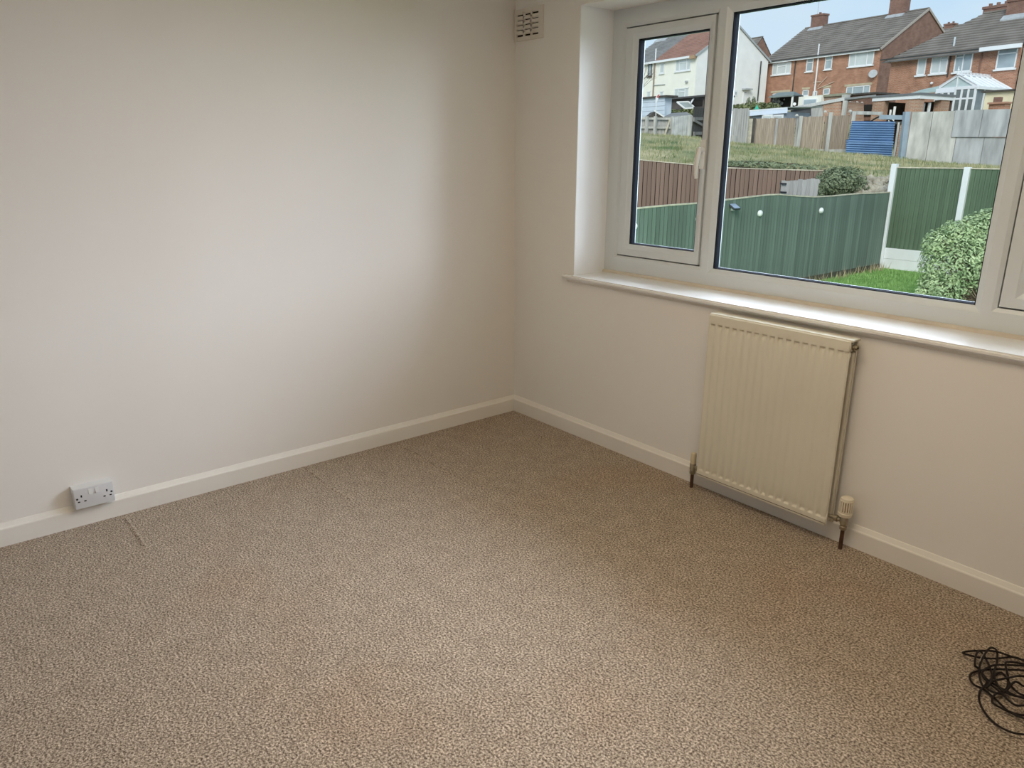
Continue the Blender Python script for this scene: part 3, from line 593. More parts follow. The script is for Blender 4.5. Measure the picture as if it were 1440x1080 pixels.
# ------------------------------------------------------------------ fences at the top of the slope
board_panel('paling_fence', 'low pale grey paling fence at the far left of the grassy slope', 890, 943, 165, 166, 38, 38, 14, GREYT, (200, 198), 'fence')
pl = bpy.data.objects['paling_fence']; m_ = MB()
for v0, v1 in ((166.5, 167), (179, 179.5)): m_.beam(gp(890, v0, 37.9), gp(943, v1, 37.9), .06, .10)
obj('rails', m_, CONC, pl, kind='stuff'); obj('brace', MB().beam(gp(942, 168, 37.8), gp(932, 198, 37.8), .05, .08), PALEW, pl)
for u in (908, 920, 944.5): obj('post', upright(MB(), u, 163.5, 199, 37.85, .12), CONC, pl)
t, a, b, rz, _, _ = board_panel('close_board_fence', 'light grey close board panel between the paling fence and dark gate', 946, 973, 165, 161, 37, 36.5, 9, mat('silvered_timber', (.44, .45, .44), .9, .2, 3, rnd=.1), (199, 199), 'fence')
obj('post', upright(MB(), 968.5, 163, 200, 36.4, .12), CONC, t)
g, a, b, rz, za, zb_ = board_panel('dark_gate', 'dark weathered board gate with ledges and diagonal braces standing ajar', 975.5, 993, 150, 153, 31.5, 33, 5, DARKT, (211, 210), 'gate', stuff=False)
DG = mat('dark_gate_frame', (.24, .22, .20), .9, .2, 5)
for v in (167, 187.5): obj('ledge', MB().beam(gp(975.5, v, 31.4), gp(993, v, 32.9), .05, .12), DG, g)
for va, vb_ in ((169, 178), (191, 203)): obj('brace', MB().beam(gp(975.5, va, 31.4), gp(991, vb_, 32.7), .05, .09), DG, g)
board_panel('tall_grey_fence', 'tall grey board fence just right of the left window mullion', 1031, 1054, 152.5, 152.5, 33, 33, 7, GREYT, (213, 213), 'fence')
obj('post', upright(MB(), 1030, 190, 217, 32.9, .14), CONC, bpy.data.objects['tall_grey_fence'])
gd = thing('glazed_door', 'white framed glazed door leaning at the left of tall grey fence', 'door', tuple(gp(1024, 205, 34.5)))
A = gp(1016, 156, 34.5); W_ = .44
obj('door_frame', MB().rings([((0, W_, 0, 1.7), 0), ((0, W_, 0, 1.7), .05), ((.07, W_-.07, .1, 1.6), .05), ((.07, W_-.07, .1, 1.6), 0)]) if False else MB().box(0, 0, 0, .07, .05, 1.7, T3(A.x, A.y, A.z-1.7, rad(39))).box(W_-.07, 0, 0, W_, .05, 1.7, T3(A.x, A.y, A.z-1.7, rad(39))).box(0, 0, 1.6, W_, .05, 1.7, T3(A.x, A.y, A.z-1.7, rad(39))).box(0, 0, 0, W_, .05, .12, T3(A.x, A.y, A.z-1.7, rad(39))).box(0, 0, .95, W_, .05, 1.1, T3(A.x, A.y, A.z-1.7, rad(39))), WHITEP, gd)
obj('glass', MB().box(.06, .02, .1, W_-.06, .03, 1.62, T3(A.x, A.y, A.z-1.7, rad(39))), mat('door_glass_far', (.42, .50, .55), .15, .1, 3, spec=.6), gd)
# three brown panels with concrete posts
BP = [(1060, 1089, 167, 166, 220, 216, 0), (1089, 1119.5, 166, 166, 216, 214, 0), (1121, 1160, 164.5, 163.5, 210, 212, 1), (1161, 1196, 163, 162, 212, 211, 1)]
lbs = ['brown close board panel left of a pale upright at the top of slope', 'brown close board panel right of a pale upright at the top of slope', 'brown board panel above a stone gravel board, left of the two', 'brown board panel above a gravel board beside the blue sheet']
for (u0, u1, v0, v1, b0, b1, gr), lb in zip(BP, lbs):
    t, a, b, rz, za, zb_ = board_panel('board_fence', lb, u0, u1, v0, v1, 35, 35, 15, BROWNT, (b0, b1), 'fence panel', 'brown panels at the top of the slope')
    if gr: obj('gravel_board', MB().beam(gp((u0), b0+6.5, 35), gp(u1, b1+6.5, 35), .06, .50), CONC, t)
    else: obj('upright_strip', upright(MB(), u1-1 if u0 < 1070 else u0+28, v0, b1, 34.95, .10, .03, rad(39)), GREYT, t)
for (u, vt, vb_, wd, m, lb) in ((1056, 166, 217, .13, DARKT, 'dark timber post left of the brown panels'), (1120.5, 163, 217, .15, CONC, 'pale concrete post between the plain and gravel board brown panels'), (1160.5, 158, 224, .15, CONC, 'pale rounded concrete post between the two gravel board panels'), (1195.5, 157, 200, .15, CONC, 'pale concrete post behind the blue corrugated sheet')):
    o = upright(MB(), u, vt, vb_, 34.85, wd, wd, rad(39)); c = gp(u, vt, 34.85); o.lathe((c.x, c.y, c.z-.01), (0, 0, 1), [(0, wd*.5), (.06, wd*.4), (.09, wd*.2)], 10)
    tag(obj('fence_post', o, m), lb, 'post')
c = gp(1051.5, 170, 34); tag(obj('fence_post', upright(MB(), 1051.5, 167, 215, 33.5, .16, .1, rad(39)), PALEW), 'bare pale timber post beside the tall grey fence', 'post')
rl = thing('concrete_rail', 'pale concrete rail running right from the post behind blue sheet', 'rail', tuple(gp(1210, 163, 35.2)))
obj('rail', MB().beam(gp(1197, 158.5, 35), gp(1240, 159.5, 35.4), .12, .14), CONC, rl)
# blue corrugated sheet
bs = thing('blue_corrugated_sheet', 'blue corrugated metal sheet propped against the fence', 'metal sheet', tuple(gp(1222, 226, 33.6)))
BLUE = mat('blue_painted_metal', (.20, .33, .52), .55, .12, 2, spec=.4, detail=6)
c00, c10, c11, c01 = gp(1188, 224.5, 33.6), gp(1252.5, 227, 33.4), gp(1258.5, 171, 33.8), gp(1198, 170.5, 34)
def sheet(a, b, c, d, nr, off):
    mb = MB(); m = nr*5; nrm = (b-a).cross(d-a).normalized(); 
    if nrm.dot(FH) > 0: nrm = -nrm
    for i in range(m+1):
        t = i/m; w_ = off+(.03, .06, .06, .03, -.06)[i % 5]; mb.v += [a.lerp(d, t)+nrm*w_, b.lerp(c, t)+nrm*w_]
    mb.f = [[2*i, 2*i+1, 2*i+3, 2*i+2] for i in range(m)]; n0 = len(mb.v); mb.v += [p-nrm*.004 for p in mb.v]; mb.f += [[n0+q for q in f_][::-1] for f_ in mb.f]; return mb
obj('upper_sheet', sheet(c00.lerp(c01, .42), c10.lerp(c11, .42), c11, c01, 10, .0), BLUE, bs, True)
obj('lower_sheet', sheet(c00, c10, c10.lerp(c11, .5), gp(1189.5, 197, 33.8), 9, .05), BLUE, bs, True)
ob = thing('scrap_heap', 'small heap of dead twigs and scrap at the foot of blue sheet', 'twig heap', tuple(gp(1222, 228, 33)))
m_ = MB(); rnd = random.Random(9)
for k in range(70):
    p = gp(rnd.uniform(1203, 1240), rnd.uniform(221, 228), 33+rnd.uniform(-.4, .2)); d = Vector((rnd.uniform(-1, 1), rnd.uniform(-1, 1), rnd.uniform(-.1, .6))).normalized()*rnd.uniform(.1, .35); m_.tube([p-d, p+d], .014, 4)
obj('twigs', m_, mat('dead_twig', (.33, .28, .23), .9, .3, 8), ob, kind='stuff')
ob = thing('black_hose', 'black bent hose lying over the top of the blue sheet', 'hose', tuple(gp(1240, 168, 34)))
obj('hose', MB().tube(cat([gp(u, v, 34) for u, v in ((1224, 171), (1234, 165), (1242, 164), (1250, 168), (1256, 171))], 4), .035, 6), DARK, ob, True)
wp = thing('brick_pillar', 'worn brick and board pillar between blue sheet and steel post', 'pillar', tuple(gp(1261, 230, 34.2)))
BR0 = brickmat('worn_brick', (.46, .27, .18), (.38, .24, .17), (.46, .42, .37))
obj('shaft', upright(MB(), 1262.5, 173, 232, 34.3, .36, .3, rad(39)), BR0, wp); obj('cap', upright(MB(), 1262.5, 171, 174.5, 34.3, .40, .34, rad(39)), DARKT, wp)
obj('side_board', upright(MB(), 1255.5, 172, 230, 34.1, .08, .04, rad(39)), CONC, wp)
sp_ = thing('steel_post', 'blue grey steel post with a horizontal beam left of concrete panels', 'post', tuple(gp(1270, 229, 30.2)))
STL = mat('blue_grey_steel', (.31, .38, .44), .5, .08, 3)
obj('upright', MB().beam(gp(1267, 230, 30.2), gp(1275.5, 157, 30.2), .20, .20), STL, sp_); obj('cross_beam', MB().beam(gp(1237, 164.5, 31), gp(1274, 165.5, 30.3), .10, .16), STL, sp_)
# big concrete panels
cf = thing('concrete_fence', 'tall fence of large weathered concrete panels right of the steel post', 'fence', tuple(gp(1340, 235, 30)))
D0, D1 = 30., 29.
def dcp(u): return lerp(D0, D1, (u-1275)/140)
CP = [(1272, 1300, 157.5, 157, 231, 233, CONC), (1300.6, 1337, 157, 155.5, 233, 236, CONC), (1337.6, 1376, 155.3, 154.2, 192.7, 192.7, CONCG), (1337.6, 1376, 193.2, 193.2, 236, 239, CONCG), (1376.5, 1440, 154.2, 152.5, 192.7, 192.5, CONCG), (1376.5, 1440, 193.2, 193, 239, 243, CONCG), (1440.5, 1480, 152.5, 151, 243, 246, CONCG)]
for k, (u0, u1, t0, t1, b0, b1, m) in enumerate(CP):
    sk_ = 5.5 if k < 2 else 3.0
    q = [gp(u0-sk_*.0, b0, dcp(u0)), gp(u1, b1, dcp(u1)), gp(u1, t1, dcp(u1)), gp(u0, t0, dcp(u0))]
    for i_ in (2, 3): q[i_] = Vector((q[1].x if i_ == 2 else q[0].x, q[1].y if i_ == 2 else q[0].y, q[i_].z))
    nn = (q[1]-q[0]).cross(Vector((0, 0, 1))).normalized(); obj('panel', MB().prism(q, -nn*(.09 if k % 2 else .08)), m, cf)

# ------------------------------------------------------------------ houses
TILE = mat('brown_roof_tile', (.215, .19, .165), .85, .22, .9, .3, 6, spec=.2, detail=7)
TILEG = mat('grey_roof_tile', (.24, .235, .225), .85, .2, .9, .3, 6, spec=.2, detail=7)
TILER = mat('red_roof_tile', (.33, .185, .14), .85, .18, .9, .3, 6, spec=.2, detail=7)
BRICK = brickmat('red_brick', (.50, .235, .145), (.37, .165, .10), (.47, .35, .27))
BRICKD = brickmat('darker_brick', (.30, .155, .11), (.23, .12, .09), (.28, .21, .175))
CREAMR = mat('cream_render', (.86, .84, .75), .85, .04, 1.2); WHITER = mat('pale_grey_render', (.86, .85, .82), .85, .04, 1.2)
PANE = mat('far_window_pane', (.34, .40, .43), .12, .25, .8, spec=.6); NET = mat('net_and_sky_pane', (.56, .60, .60), .2, .1, .8, spec=.5)  # pane colours hold the sky's reflection along with net curtains
LEAD = mat('lead_flashing', (.42, .44, .45), .6, .15, 3); GUT = mat('black_gutter', (.05, .05, .05), .6)
class House:
    def __init__(s, name, label, near, D, ez, th, L, W, rise, zg=-5.6, hipL=False, wall=BRICK, gable=None, tile=TILE, ov=.28, tile2=None, ntile=16):
        o = gp(*near, D); s.ze = o.z; s.O = o; s.rz = th; s.L, s.W, s.rise = L, W, rise
        s.t = thing(name, label, 'house', (o.x, o.y, o.z+zg), th)
        s.M = Matrix.Translation((o.x, o.y, o.z)) @ Matrix.Rotation(th, 4, 'Z'); s.I = s.M.inverted(); s.hip = hipL
        W2 = W/2
        s.p('wall', MB().box(-L, 0, zg-1.5, 0, W, 0), wall)
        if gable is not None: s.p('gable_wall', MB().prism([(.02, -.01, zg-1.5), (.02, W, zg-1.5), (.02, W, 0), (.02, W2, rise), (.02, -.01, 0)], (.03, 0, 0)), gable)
        xl = -L+(W2 if hipL else 0)
        s.p('gable', MB().add([(0, 0, 0), (0, W, 0), (0, W2, rise), (-L, 0, 0), (-L, W, 0), (xl, W2, rise)], [(0, 1, 2), (3, 5, 4), (0, 2, 5, 3), (1, 4, 5, 2), (0, 3, 4, 1)]), wall)
        sl = rise/W2; e0 = -ov
        def slope(sgn, mat_, xa, xb, nm, hip):
            mb = MB(); n = ntile
            for i in range(n):
                t0, t1 = i/n, (i+1)/n; y0 = lerp(e0, W2, t0); y1 = lerp(e0, W2, t1)
                xl0 = xa+(max(0, (y0-e0)) if hip else 0); xl1 = xa+(max(0, (y1-e0)) if hip else 0)
                z0, z1 = y0*sl+.10, y1*sl+.04; Y = lambda y: y if sgn > 0 else W-y
                mb.add([(xl0, Y(y0), z0), (xb, Y(y0), z0), (xb, Y(y1), z1), (xl1, Y(y1), z1), (xl0, Y(y0), z0-.05), (xb, Y(y0), z0-.05)], [(0, 1, 2, 3), (0, 4, 5, 1)])
            s.p(nm, mb, mat_, kind='stuff')
        xa = -L-(ov if hipL else .12); 
        if tile2:
            sx = tile2[1]; slope(1, tile, sx, .12, 'roof_tiles', False); slope(1, tile2[0], xa, sx, 'roof_tiles', False)
        else: slope(1, tile, xa, .12, 'roof_tiles', hipL)
        slope(-1, tile, xa, .12, 'roof_tiles', hipL)
        if hipL: s.p('hip_tiles', MB().add([(xa, e0, e0*sl+.1), (xa, W-e0, e0*sl+.1), (-L+W2, W2, rise+.05)], [(0, 1, 2)]), tile)
        s.p('ridge_tiles', MB().beam((xl, W2, rise+.07), (.12, W2, rise+.07), .26, .10), tile)
        s.sl = sl
    def p(s, name, mb, m, kind=None, parent=None, smooth=False):
        mb.v = [s.M @ v for v in mb.v]; return obj(name, mb, m, parent or s.t, smooth, kind=kind)
    def loc(s, u, v, y=0.):           # a point of the picture on the wall plane y (house axes)
        a = s.I @ CAM; d = s.I.to_3x3() @ ray(u, v); return a+d*((y-a.y)/d.y)
    def gl(s, u, v, x=.05):
        a = s.I @ CAM; d = s.I.to_3x3() @ ray(u, v); return a+d*((x-a.x)/d.x)
    def window(s, u0, v0, u1, v1, bars=(), trans=None, m=PANE, y=0., fr=.07, sill=True, frame=WHITEP):
        vm0, vm1 = (v0+v1)/2, (v0+v1)/2; a = s.loc(u0, vm0, y); b = s.loc(u1, vm1, y); um = (u0+u1)/2; z0 = s.loc(um, v1, y).z; z1 = s.loc(um, v0, y).z
        xs_ = [a.x]+[lerp(a.x, b.x, t) for t in bars]+[b.x]; mb = MB(); mb.box(a.x, y-.05, z0, b.x, y+.02, z0+fr).box(a.x, y-.05, z1-fr, b.x, y+.02, z1)
        for x in xs_: mb.box(max(a.x, x-fr/2), y-.05, z0, min(b.x, x+fr/2) if x not in (a.x, b.x) else (x+fr if x == a.x else x), y+.02, z1) if x != b.x else mb.box(x-fr, y-.05, z0, x, y+.02, z1)
        zt = None
        if trans:
            zt = lerp(z0, z1, trans[0])
            for k in trans[1]: mb.box(xs_[k], y-.05, zt-fr/2, xs_[k+1], y+.02, zt+fr/2)
        w_ = s.p('window', mb, frame)
        for k in range(len(xs_)-1): s.p('pane', MB().box(xs_[k], y-.012, z0, xs_[k+1], y+.01, z1), m, parent=w_)
        if sill: s.p('window_sill', MB().box(a.x-.08, y-.12, z0-.10, b.x+.08, y, z0), frame, parent=w_)
        return a.x, b.x, z0, z1
    def chimney(s, u0, u1, vt, vb, y, wd=.75, wall=BRICK, pots=2, flash=True):
        a = s.loc(u0, vt, y-wd/2); b = s.loc(u1, vt, y-wd/2); zb = s.loc((u0+u1)/2, vb, y-wd/2).z-.6
        c = s.p('chimney', MB().box(a.x, y-wd/2, zb, b.x, y+wd/2, a.z-.1).box(a.x-.06, y-wd/2-.06, a.z-.22, b.x+.06, y+wd/2+.06, a.z-.06), wall)
        if flash: s.p('flashing', MB().prism([(a.x-.1, y-wd/2-.35, (y-wd/2-.35)*s.sl+.06), (a.x-.1, y-wd/2, (y-wd/2)*s.sl+.02), (a.x-.1, y-wd/2, (y-wd/2)*s.sl+.2), (a.x-.1, y-wd/2-.35, (y-wd/2-.35)*s.sl+.16)], (b.x-a.x+.2, 0, 0)), LEAD, parent=c)
        for k in range(pots):
            x = lerp(a.x, b.x, (k+.5)/pots); s.p('chimney_pot', MB().lathe((x, y, a.z-.08), (0, 0, 1), [(0, .13), (.1, .11), (.22, .12)], 10), BRICKD, parent=c)
        return a, b
    def pipe(s, u, v0, v1, m, r=.05, u2=None, y=-.06):
        a = s.loc(u, v0, y); b = s.loc(u2 or u, v1, y); s.p('downpipe', MB().tube([(a.x, y, a.z), (a.x, y, b.z)], r, 6), m)
# brick pair of houses, middle
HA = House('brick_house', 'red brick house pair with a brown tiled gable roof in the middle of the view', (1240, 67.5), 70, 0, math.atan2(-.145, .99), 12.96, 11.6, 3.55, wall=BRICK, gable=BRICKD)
HA.window(1086.5, 88.5, 1112.5, 104.5, (.27, .73), (.72, (1,)), NET); HA.window(1134.3, 82, 1143.7, 100.5, (), (.68, (0,))); HA.window(1160.5, 78.8, 1170.5, 97.5, (), (.68, (0,)))
HA.window(1194.5, 71.8, 1229, 92.5, (.27, .73), None, NET); HA.window(1190, 121, 1223, 140, (.27, .73)); HA.window(1128.8, 126.5, 1137.5, 135, ()); HA.window(1158, 124.5, 1167, 133, ())
HA.window(1086, 131, 1108, 150, (.3, .7)); HA.window(1143, 128, 1149, 140, ())
PC = mat('concrete_lintel', (.50, .43, .31), .9, .1, 3)
for u0, v0, u1, v1 in ((1188, 119.5, 1226, 120.8), (1084, 129, 1111, 130.5), (1128, 124.8, 1139, 125.8), (1157, 122.6, 1169, 123.6)):
    a = HA.loc(u0, (v0+v1)/2); b = HA.loc(u1, (v0+v1)/2); z = HA.loc((u0+u1)/2, (v0+v1)/2).z; HA.p('lintel', MB().box(a.x, -.03, z-.02, b.x, .02, z+.16), PC)
HA.p('fascia', MB().box(-12.96, -.30, -.20, -.0, -.24, -.02), WHITEP); HA.p('gutter', MB().box(-12.96, -.40, -.06, .05, -.30, .03), GUT)
HA.p('verge', MB().beam((.14, -.3, -.10), (.14, 5.8, 3.55), .06, .18).beam((.14, 11.9, -.10), (.14, 5.8, 3.55), .06, .18), mat('verge_board', (.42, .36, .31), .8), kind='stuff')
HA.pipe(1150.8, 82, 134, WHITEP, .07); HA.pipe(1119, 84, 128, GUT, .05); HA.pipe(1073.8, 90, 140, GUT, .05); HA.p('soil_vent', MB().tube([(HA.loc(1152, 80).x, -.2, .0), (HA.loc(1152, 80).x, -.2, 1.0)], .06, 6), WHITEP)
wp_ = MB()
for (ua, va), (ub, vb_) in (((1150, 122), (1163, 108)), ((1150, 125), (1173, 115)), ((1144, 116), (1154, 115))):
    a, b = HA.loc(ua, va, -.05), HA.loc(ub, vb_, -.05); wp_.tube([a, b], .04, 5)
HA.p('waste_pipe', wp_, mat('waste_pipe', (.62, .48, .38), .6), kind='stuff')
HA.chimney(1141.5, 1158, 20.5, 42, 5.8, .8, BRICKD, 1); HA.chimney(1252.5, 1274, -4, 26, 5.8, .8, BRICKD)
a = HA.loc(1227.5, 103.5, -.3); HA.p('satellite_dish', MB().lathe(a, Vector((.4, -1, .35)), [(0, .36), (-.04, .25), (-.07, .05)], 14).tube([a, a+Vector((0, .3, -.1))], .03, 5), LEAD, smooth=True)
c = HA.loc(1150, 17, 5.8); an = MB().tube([(c.x, 5.8, c.z-.5), (c.x, 5.8, c.z+2.6)], .025, 5).tube([(c.x-.5, 5.8, c.z+1.9), (c.x+.5, 5.8, c.z+2.1)], .02, 5)
for k in range(5): an.tube([(c.x-.4+.2*k, 5.5, c.z+1.95+.03*k), (c.x-.4+.2*k, 6.1, c.z+1.95+.03*k)], .015, 4)
HA.p('aerial', an, mat('grey_aerial', (.45, .47, .5), .5), kind='stuff')
# white and cream house, left
HC = House('rendered_house', 'cream and white rendered house with a red and grey roof, left in the view', (980, 77.5), 75, 0, math.atan2(-.158, .987), 10.7, 9.4, 2.95, wall=CREAMR, gable=WHITER, tile=TILER, tile2=(TILEG, -6.0))
HC.window(950.5, 83, 971.5, 99.5, (.26, .74), (.7, (1,)), NET); HC.window(928.3, 89, 934.5, 103, (), None, NET); HC.window(911.5, 90, 917, 107.5, (), None, PANE, frame=DARKT)
HC.window(948.5, 124, 968.5, 141, (.26, .74), (.7, (1,)), NET); HC.window(928, 128.5, 933, 137, (), None, NET); HC.window(909.8, 128.5, 915, 140, (), None, NET); HC.window(899, 93, 904.5, 108, (), None, NET)
HC.pipe(920.8, 86, 136, mat('brown_pipe', (.30, .24, .20), .6), .08); HC.pipe(900.3, 90, 136, GUT, .06)
HC.p('fascia', MB().box(-10.7, -.32, -.20, 0, -.24, .0), WHITEP); HC.p('verge_box', MB().box(-.55, -.42, -.30, .1, -.2, .0), mat('box_end', (.42, .28, .17), .8))
HC.p('verge', MB().beam((.16, -.3, -.08), (.16, 4.7, 2.98), .06, .16).beam((.16, 9.7, -.08), (.16, 4.7, 2.98), .06, .16), mat('verge_grey', (.40, .42, .42), .7), kind='stuff')
HC.chimney(925, 938.5, 49, 60, 4.7, .8, pots=2); HC.p('soil_vent', MB().tube([(HC.loc(923, 82).x, -.1, .1), (HC.loc(923, 82).x, -.1, 1.15)], .06, 6), WHITEP)
wl = HC.loc(965.5, 114.5, -.12); HC.p('wall_lamp', MB().box(wl.x-.16, -.2, wl.z-.1, wl.x+.12, 0, wl.z+.06), LEAD)
wq = MB()
for (ua, va), (ub, vb_) in (((919, 120), (935, 118.8)),): wq.tube([HC.loc(ua, va, -.06), HC.loc(ub, vb_, -.06)], .04, 5)
HC.p('waste_pipe', wq, LEAD)
for u0, v0, u1, v1, nm in ((1026.5, 126.5, 1030, 134.5, 'gable_window'), (1031.5, 127, 1037, 135, 'gable_window'), (1044, 129, 1050.5, 145, 'gable_door')):
    a, b = HC.gl(u0, v1), HC.gl(u1, v0); g_ = HC.p(nm, MB().box(.04, a.y, a.z, .10, b.y, b.z), WHITEP); HC.p('pane', MB().box(.08, a.y+.14, a.z+(.14 if nm == 'gable_window' else 1.0), .115, b.y-.14, b.z-.14), PANE, parent=g_)
a, b = HC.gl(1043, 126.5), HC.gl(1054, 124.5); HC.p('door_canopy', MB().box(.05, a.y, a.z, .5, b.y, a.z+.14), LEAD)
a, b = HC.gl(1070.5, 86, .12), HC.gl(1069, 142, .12); HC.p('downpipe', MB().tube([(.12, a.y, a.z), (.12, a.y, b.z)], .06, 6), GUT)
# brick pair, right, with hipped roof
HB = House('hipped_house', 'red brick house with a hipped brown roof and white conservatory at the right', (1437, 62.5), 49.5, 0, math.atan2(-.16, .987), 8.6, 7.6, 2.65, zg=-5.4, hipL=True, wall=BRICK, gable=None, ov=.45)
HB.L2 = 0
def hbw(*a_, **k_): return HB.window(*a_, **k_)
hbw(1290.5, 80, 1302.5, 105.5, (), None, NET); hbw(1310, 76.8, 1333, 103.2, (.55,), (.72, (1,)), NET); hbw(1343, 73, 1367.5, 100.8, (.48,), (.75, (0,)), PANE); hbw(1402.5, 67, 1430, 96.5, (), (.72, (0,)), PANE)
HB.p('fascia', MB().box(-2.2, -.6, -.22, .3, -.5, .02), WHITEP); HB.p('gutter', MB().box(-9.1, -.62, -.09, -2.3, -.5, -.02), GUT)
HB.pipe(1337.3, 76, 108, GUT, .04); HB.pipe(1382, 70, 108, mat('brown_downpipe', (.22, .12, .09), .6), .04)
HB.p('roof_vent', MB().tube([(HB.loc(1341, 66, .6).x, .6, .25), (HB.loc(1341, 66, .6).x, .6, 1.0)], .06, 6).lathe((HB.loc(1341, 66, .6).x, .6, .2), (0, 0, 1), [(0, .16), (.1, .10)], 8), mat('pale_vent', (.55, .60, .62), .5), kind='stuff')
HB.chimney(1383.5, 1416, 8.5, 26, 4.3, .7, BRICKD, 3, False); HB.chimney(1418, 1446, -2, 24, 3.4, .9, BRICKD, 2)
a = HB.loc(1311, 117, -.1); HB.p('wall_lamp', MB().lathe(a, (0, -1, 0), [(0, .08), (.1, .09), (.14, .05)], 8), WHITEP)
# far roofs between the houses
HD = House('far_brown_house', 'distant brown roofed house showing between cream and brick houses', (1052, 80), 125, 0, math.atan2(-.15, .987), 6, 5.4, 3.0, wall=BRICKD, zg=-6.5, ntile=8)
HE = House('far_chimney_house', 'distant house whose chimney shows between the two brick roofs', (1362, 62), 88, 0, math.atan2(-.15, .987), 10, 8, 2.6, wall=BRICKD, zg=-4, ntile=8)
HE.chimney(1328, 1341, 33, 44, 4, .8, BRICKD, 2, False)

# ------------------------------------------------------------------ conservatory, garage and carport of the right house
cv = thing('conservatory', 'white glazed conservatory with a pitched roof in front of hipped house', 'conservatory', tuple(HB.M @ Vector((-4.0, -1.6, -5.2))), HB.rz)
yF = -3.6
def cp_(u, v, y=yF): return HB.loc(u, v, y)
eL, eR, ap = cp_(1318, 124.5), cp_(1373, 121.5), cp_(1349.5, 105.5); ze = (eL.z+eR.z)/2; xm = (eL.x+eR.x)/2; za = ap.z
def cadd(nm, mb, m, kind=None): return HB.p(nm, mb, m, kind, cv)
fm = MB(); fm.beam((eL.x, yF, ze), (xm, yF, za), .09, .14).beam((xm, yF, za), (eR.x, yF, ze), .09, .14).beam((eL.x-.12, yF, ze-.05), (eR.x+.12, yF, ze-.05), .12, .17).beam((xm, yF, ze), (xm, yF, za), .06, .06)
cadd('gable_frame', fm, WHITEP); cadd('gable_glass', MB().prism([(eL.x, yF+.03, ze), (eR.x, yF+.03, ze), (xm, yF+.03, za)], (0, .02, 0)), mat('conservatory_glass', (.48, .56, .55), .15, .1, 2, spec=.6))
POLY = mat('polycarbonate_sheet', (.72, .76, .77), .3, .04, 2, spec=.5)
for sx_, nm in ((eL.x-.15, 'roof_sheet'), (eR.x+.15, 'roof_sheet')):
    cadd(nm, MB().add([(sx_, yF, ze-.04), (xm, yF, za), (xm, 0, za), (sx_, 0, ze-.04), (sx_, yF, ze-.07), (xm, yF, za-.03), (xm, 0, za-.03), (sx_, 0, ze-.07)], [(0, 1, 2, 3), (4, 5, 6, 7), (0, 4, 5, 1), (0, 3, 7, 4)]), POLY)
    for k in range(7):
        yy = yF*(1-k/6.); cadd('glazing_bar', MB().beam((sx_, yy, ze-.01), (xm, yy, za+.03), .09, .06), WHITEP)
cadd('gutter', MB().box(eR.x+.08, yF-.1, ze-.18, eR.x+.24, 0, ze-.02).box(eL.x-.24, yF-.1, ze-.18, eL.x-.08, 0, ze-.02), WHITEP, 'stuff')
cadd('ridge', MB().beam((xm, yF-.1, za+.04), (xm, 0, za+.04), .12, .08), WHITEP); cr_ = MB()
for k in range(22): cr_.box(xm-.015, yF+.1+k*.155, za+.08, xm+.015, yF+.16+k*.155, za+.20)
cadd('ridge_cresting', cr_, WHITEP, 'stuff'); cadd('finial', MB().lathe((xm, yF-.08, za), (0, 0, 1), [(0, .05), (.25, .04), (.3, .07), (.36, .03), (.5, .01)], 8), WHITEP)
zb = ze-2.3; wf = MB()
for k in range(7):
    x = lerp(eL.x, eR.x, k/6.); cadd('mullion', MB().box(x-.06, yF-.05, zb, x+.06, yF+.05, ze-.1), WHITEP)
cadd('transom', MB().box(eL.x, yF-.04, ze-.72, eR.x, yF+.04, ze-.62).box(eL.x, yF-.04, zb, eR.x, yF+.04, zb+.1), WHITEP)
DP = mat('dim_conservatory_pane', (.16, .18, .18), .15, .4, 1.0, spec=.6)
for k in range(6): cadd('wall_pane', MB().box(lerp(eL.x, eR.x, k/6.)+.06, yF-.01, zb, lerp(eL.x, eR.x, (k+1)/6.)-.06, yF+.01, ze-.1), DP)
for k in range(5): cadd('mullion', MB().box(eR.x-.05, yF*(1-k/4.)-.06, zb, eR.x+.05, yF*(1-k/4.)+.06, ze-.1), WHITEP)
cadd('side_glazing', MB().box(eR.x-.01, yF, zb, eR.x+.01, 0, ze-.1), DP); cadd('side_glazing', MB().box(eL.x-.01, yF, zb, eL.x+.01, 0, ze-.1), DP)
def slab(o_parent, nm, u0, u1, vt, vb, D, dp, m, th=rad(-9), ref=None):
    vm = (vt+vb)/2; e = Vector((math.cos(th), math.sin(th))); nrm = Vector((-e.y, e.x))       # nrm points away from the viewer
    a = gp(ref or u0, vm, D).to_2d(); c = CAM.to_2d()
    def hit(u):
        r_ = ray(u, vm); k = (a-c).dot(nrm)/(r_.x*nrm.x+r_.y*nrm.y); return c+Vector((r_.x, r_.y))*k
    p, q = hit(u0), hit(u1); m2 = (p+q)/2; Dm = (Vector((m2.x, m2.y, 0))-CAM).dot(FH); um = (u0+u1)/2
    return obj(nm, MB().box(0, 0, zat(um, vb, Dm), (q-p).length, dp, zat(um, vt, Dm), T3(p.x, p.y, 0, th)), m, o_parent)
def build(name, label, catg, u, v, D): return thing(name, label, catg, tuple(gp(u, v, D)))
gr_ = build('cream_garage', 'cream painted garage with dark roof edge right of conservatory', 'garage', 1410, 156, 43)
slab(gr_, 'wall', 1383, 1450, 128, 166, 43, 1.2, CREAMR if False else mat('cream_masonry', (.80, .71, .50), .85, .06, 2), ref=1383); slab(gr_, 'roof_edge', 1380, 1452, 125.6, 128.2, 42.93, 1.4, DARKT, ref=1383)
bq = build('brick_barbecue', 'low stepped brick structure in front of the cream garage wall', 'barbecue', 1402, 156, 41.5)
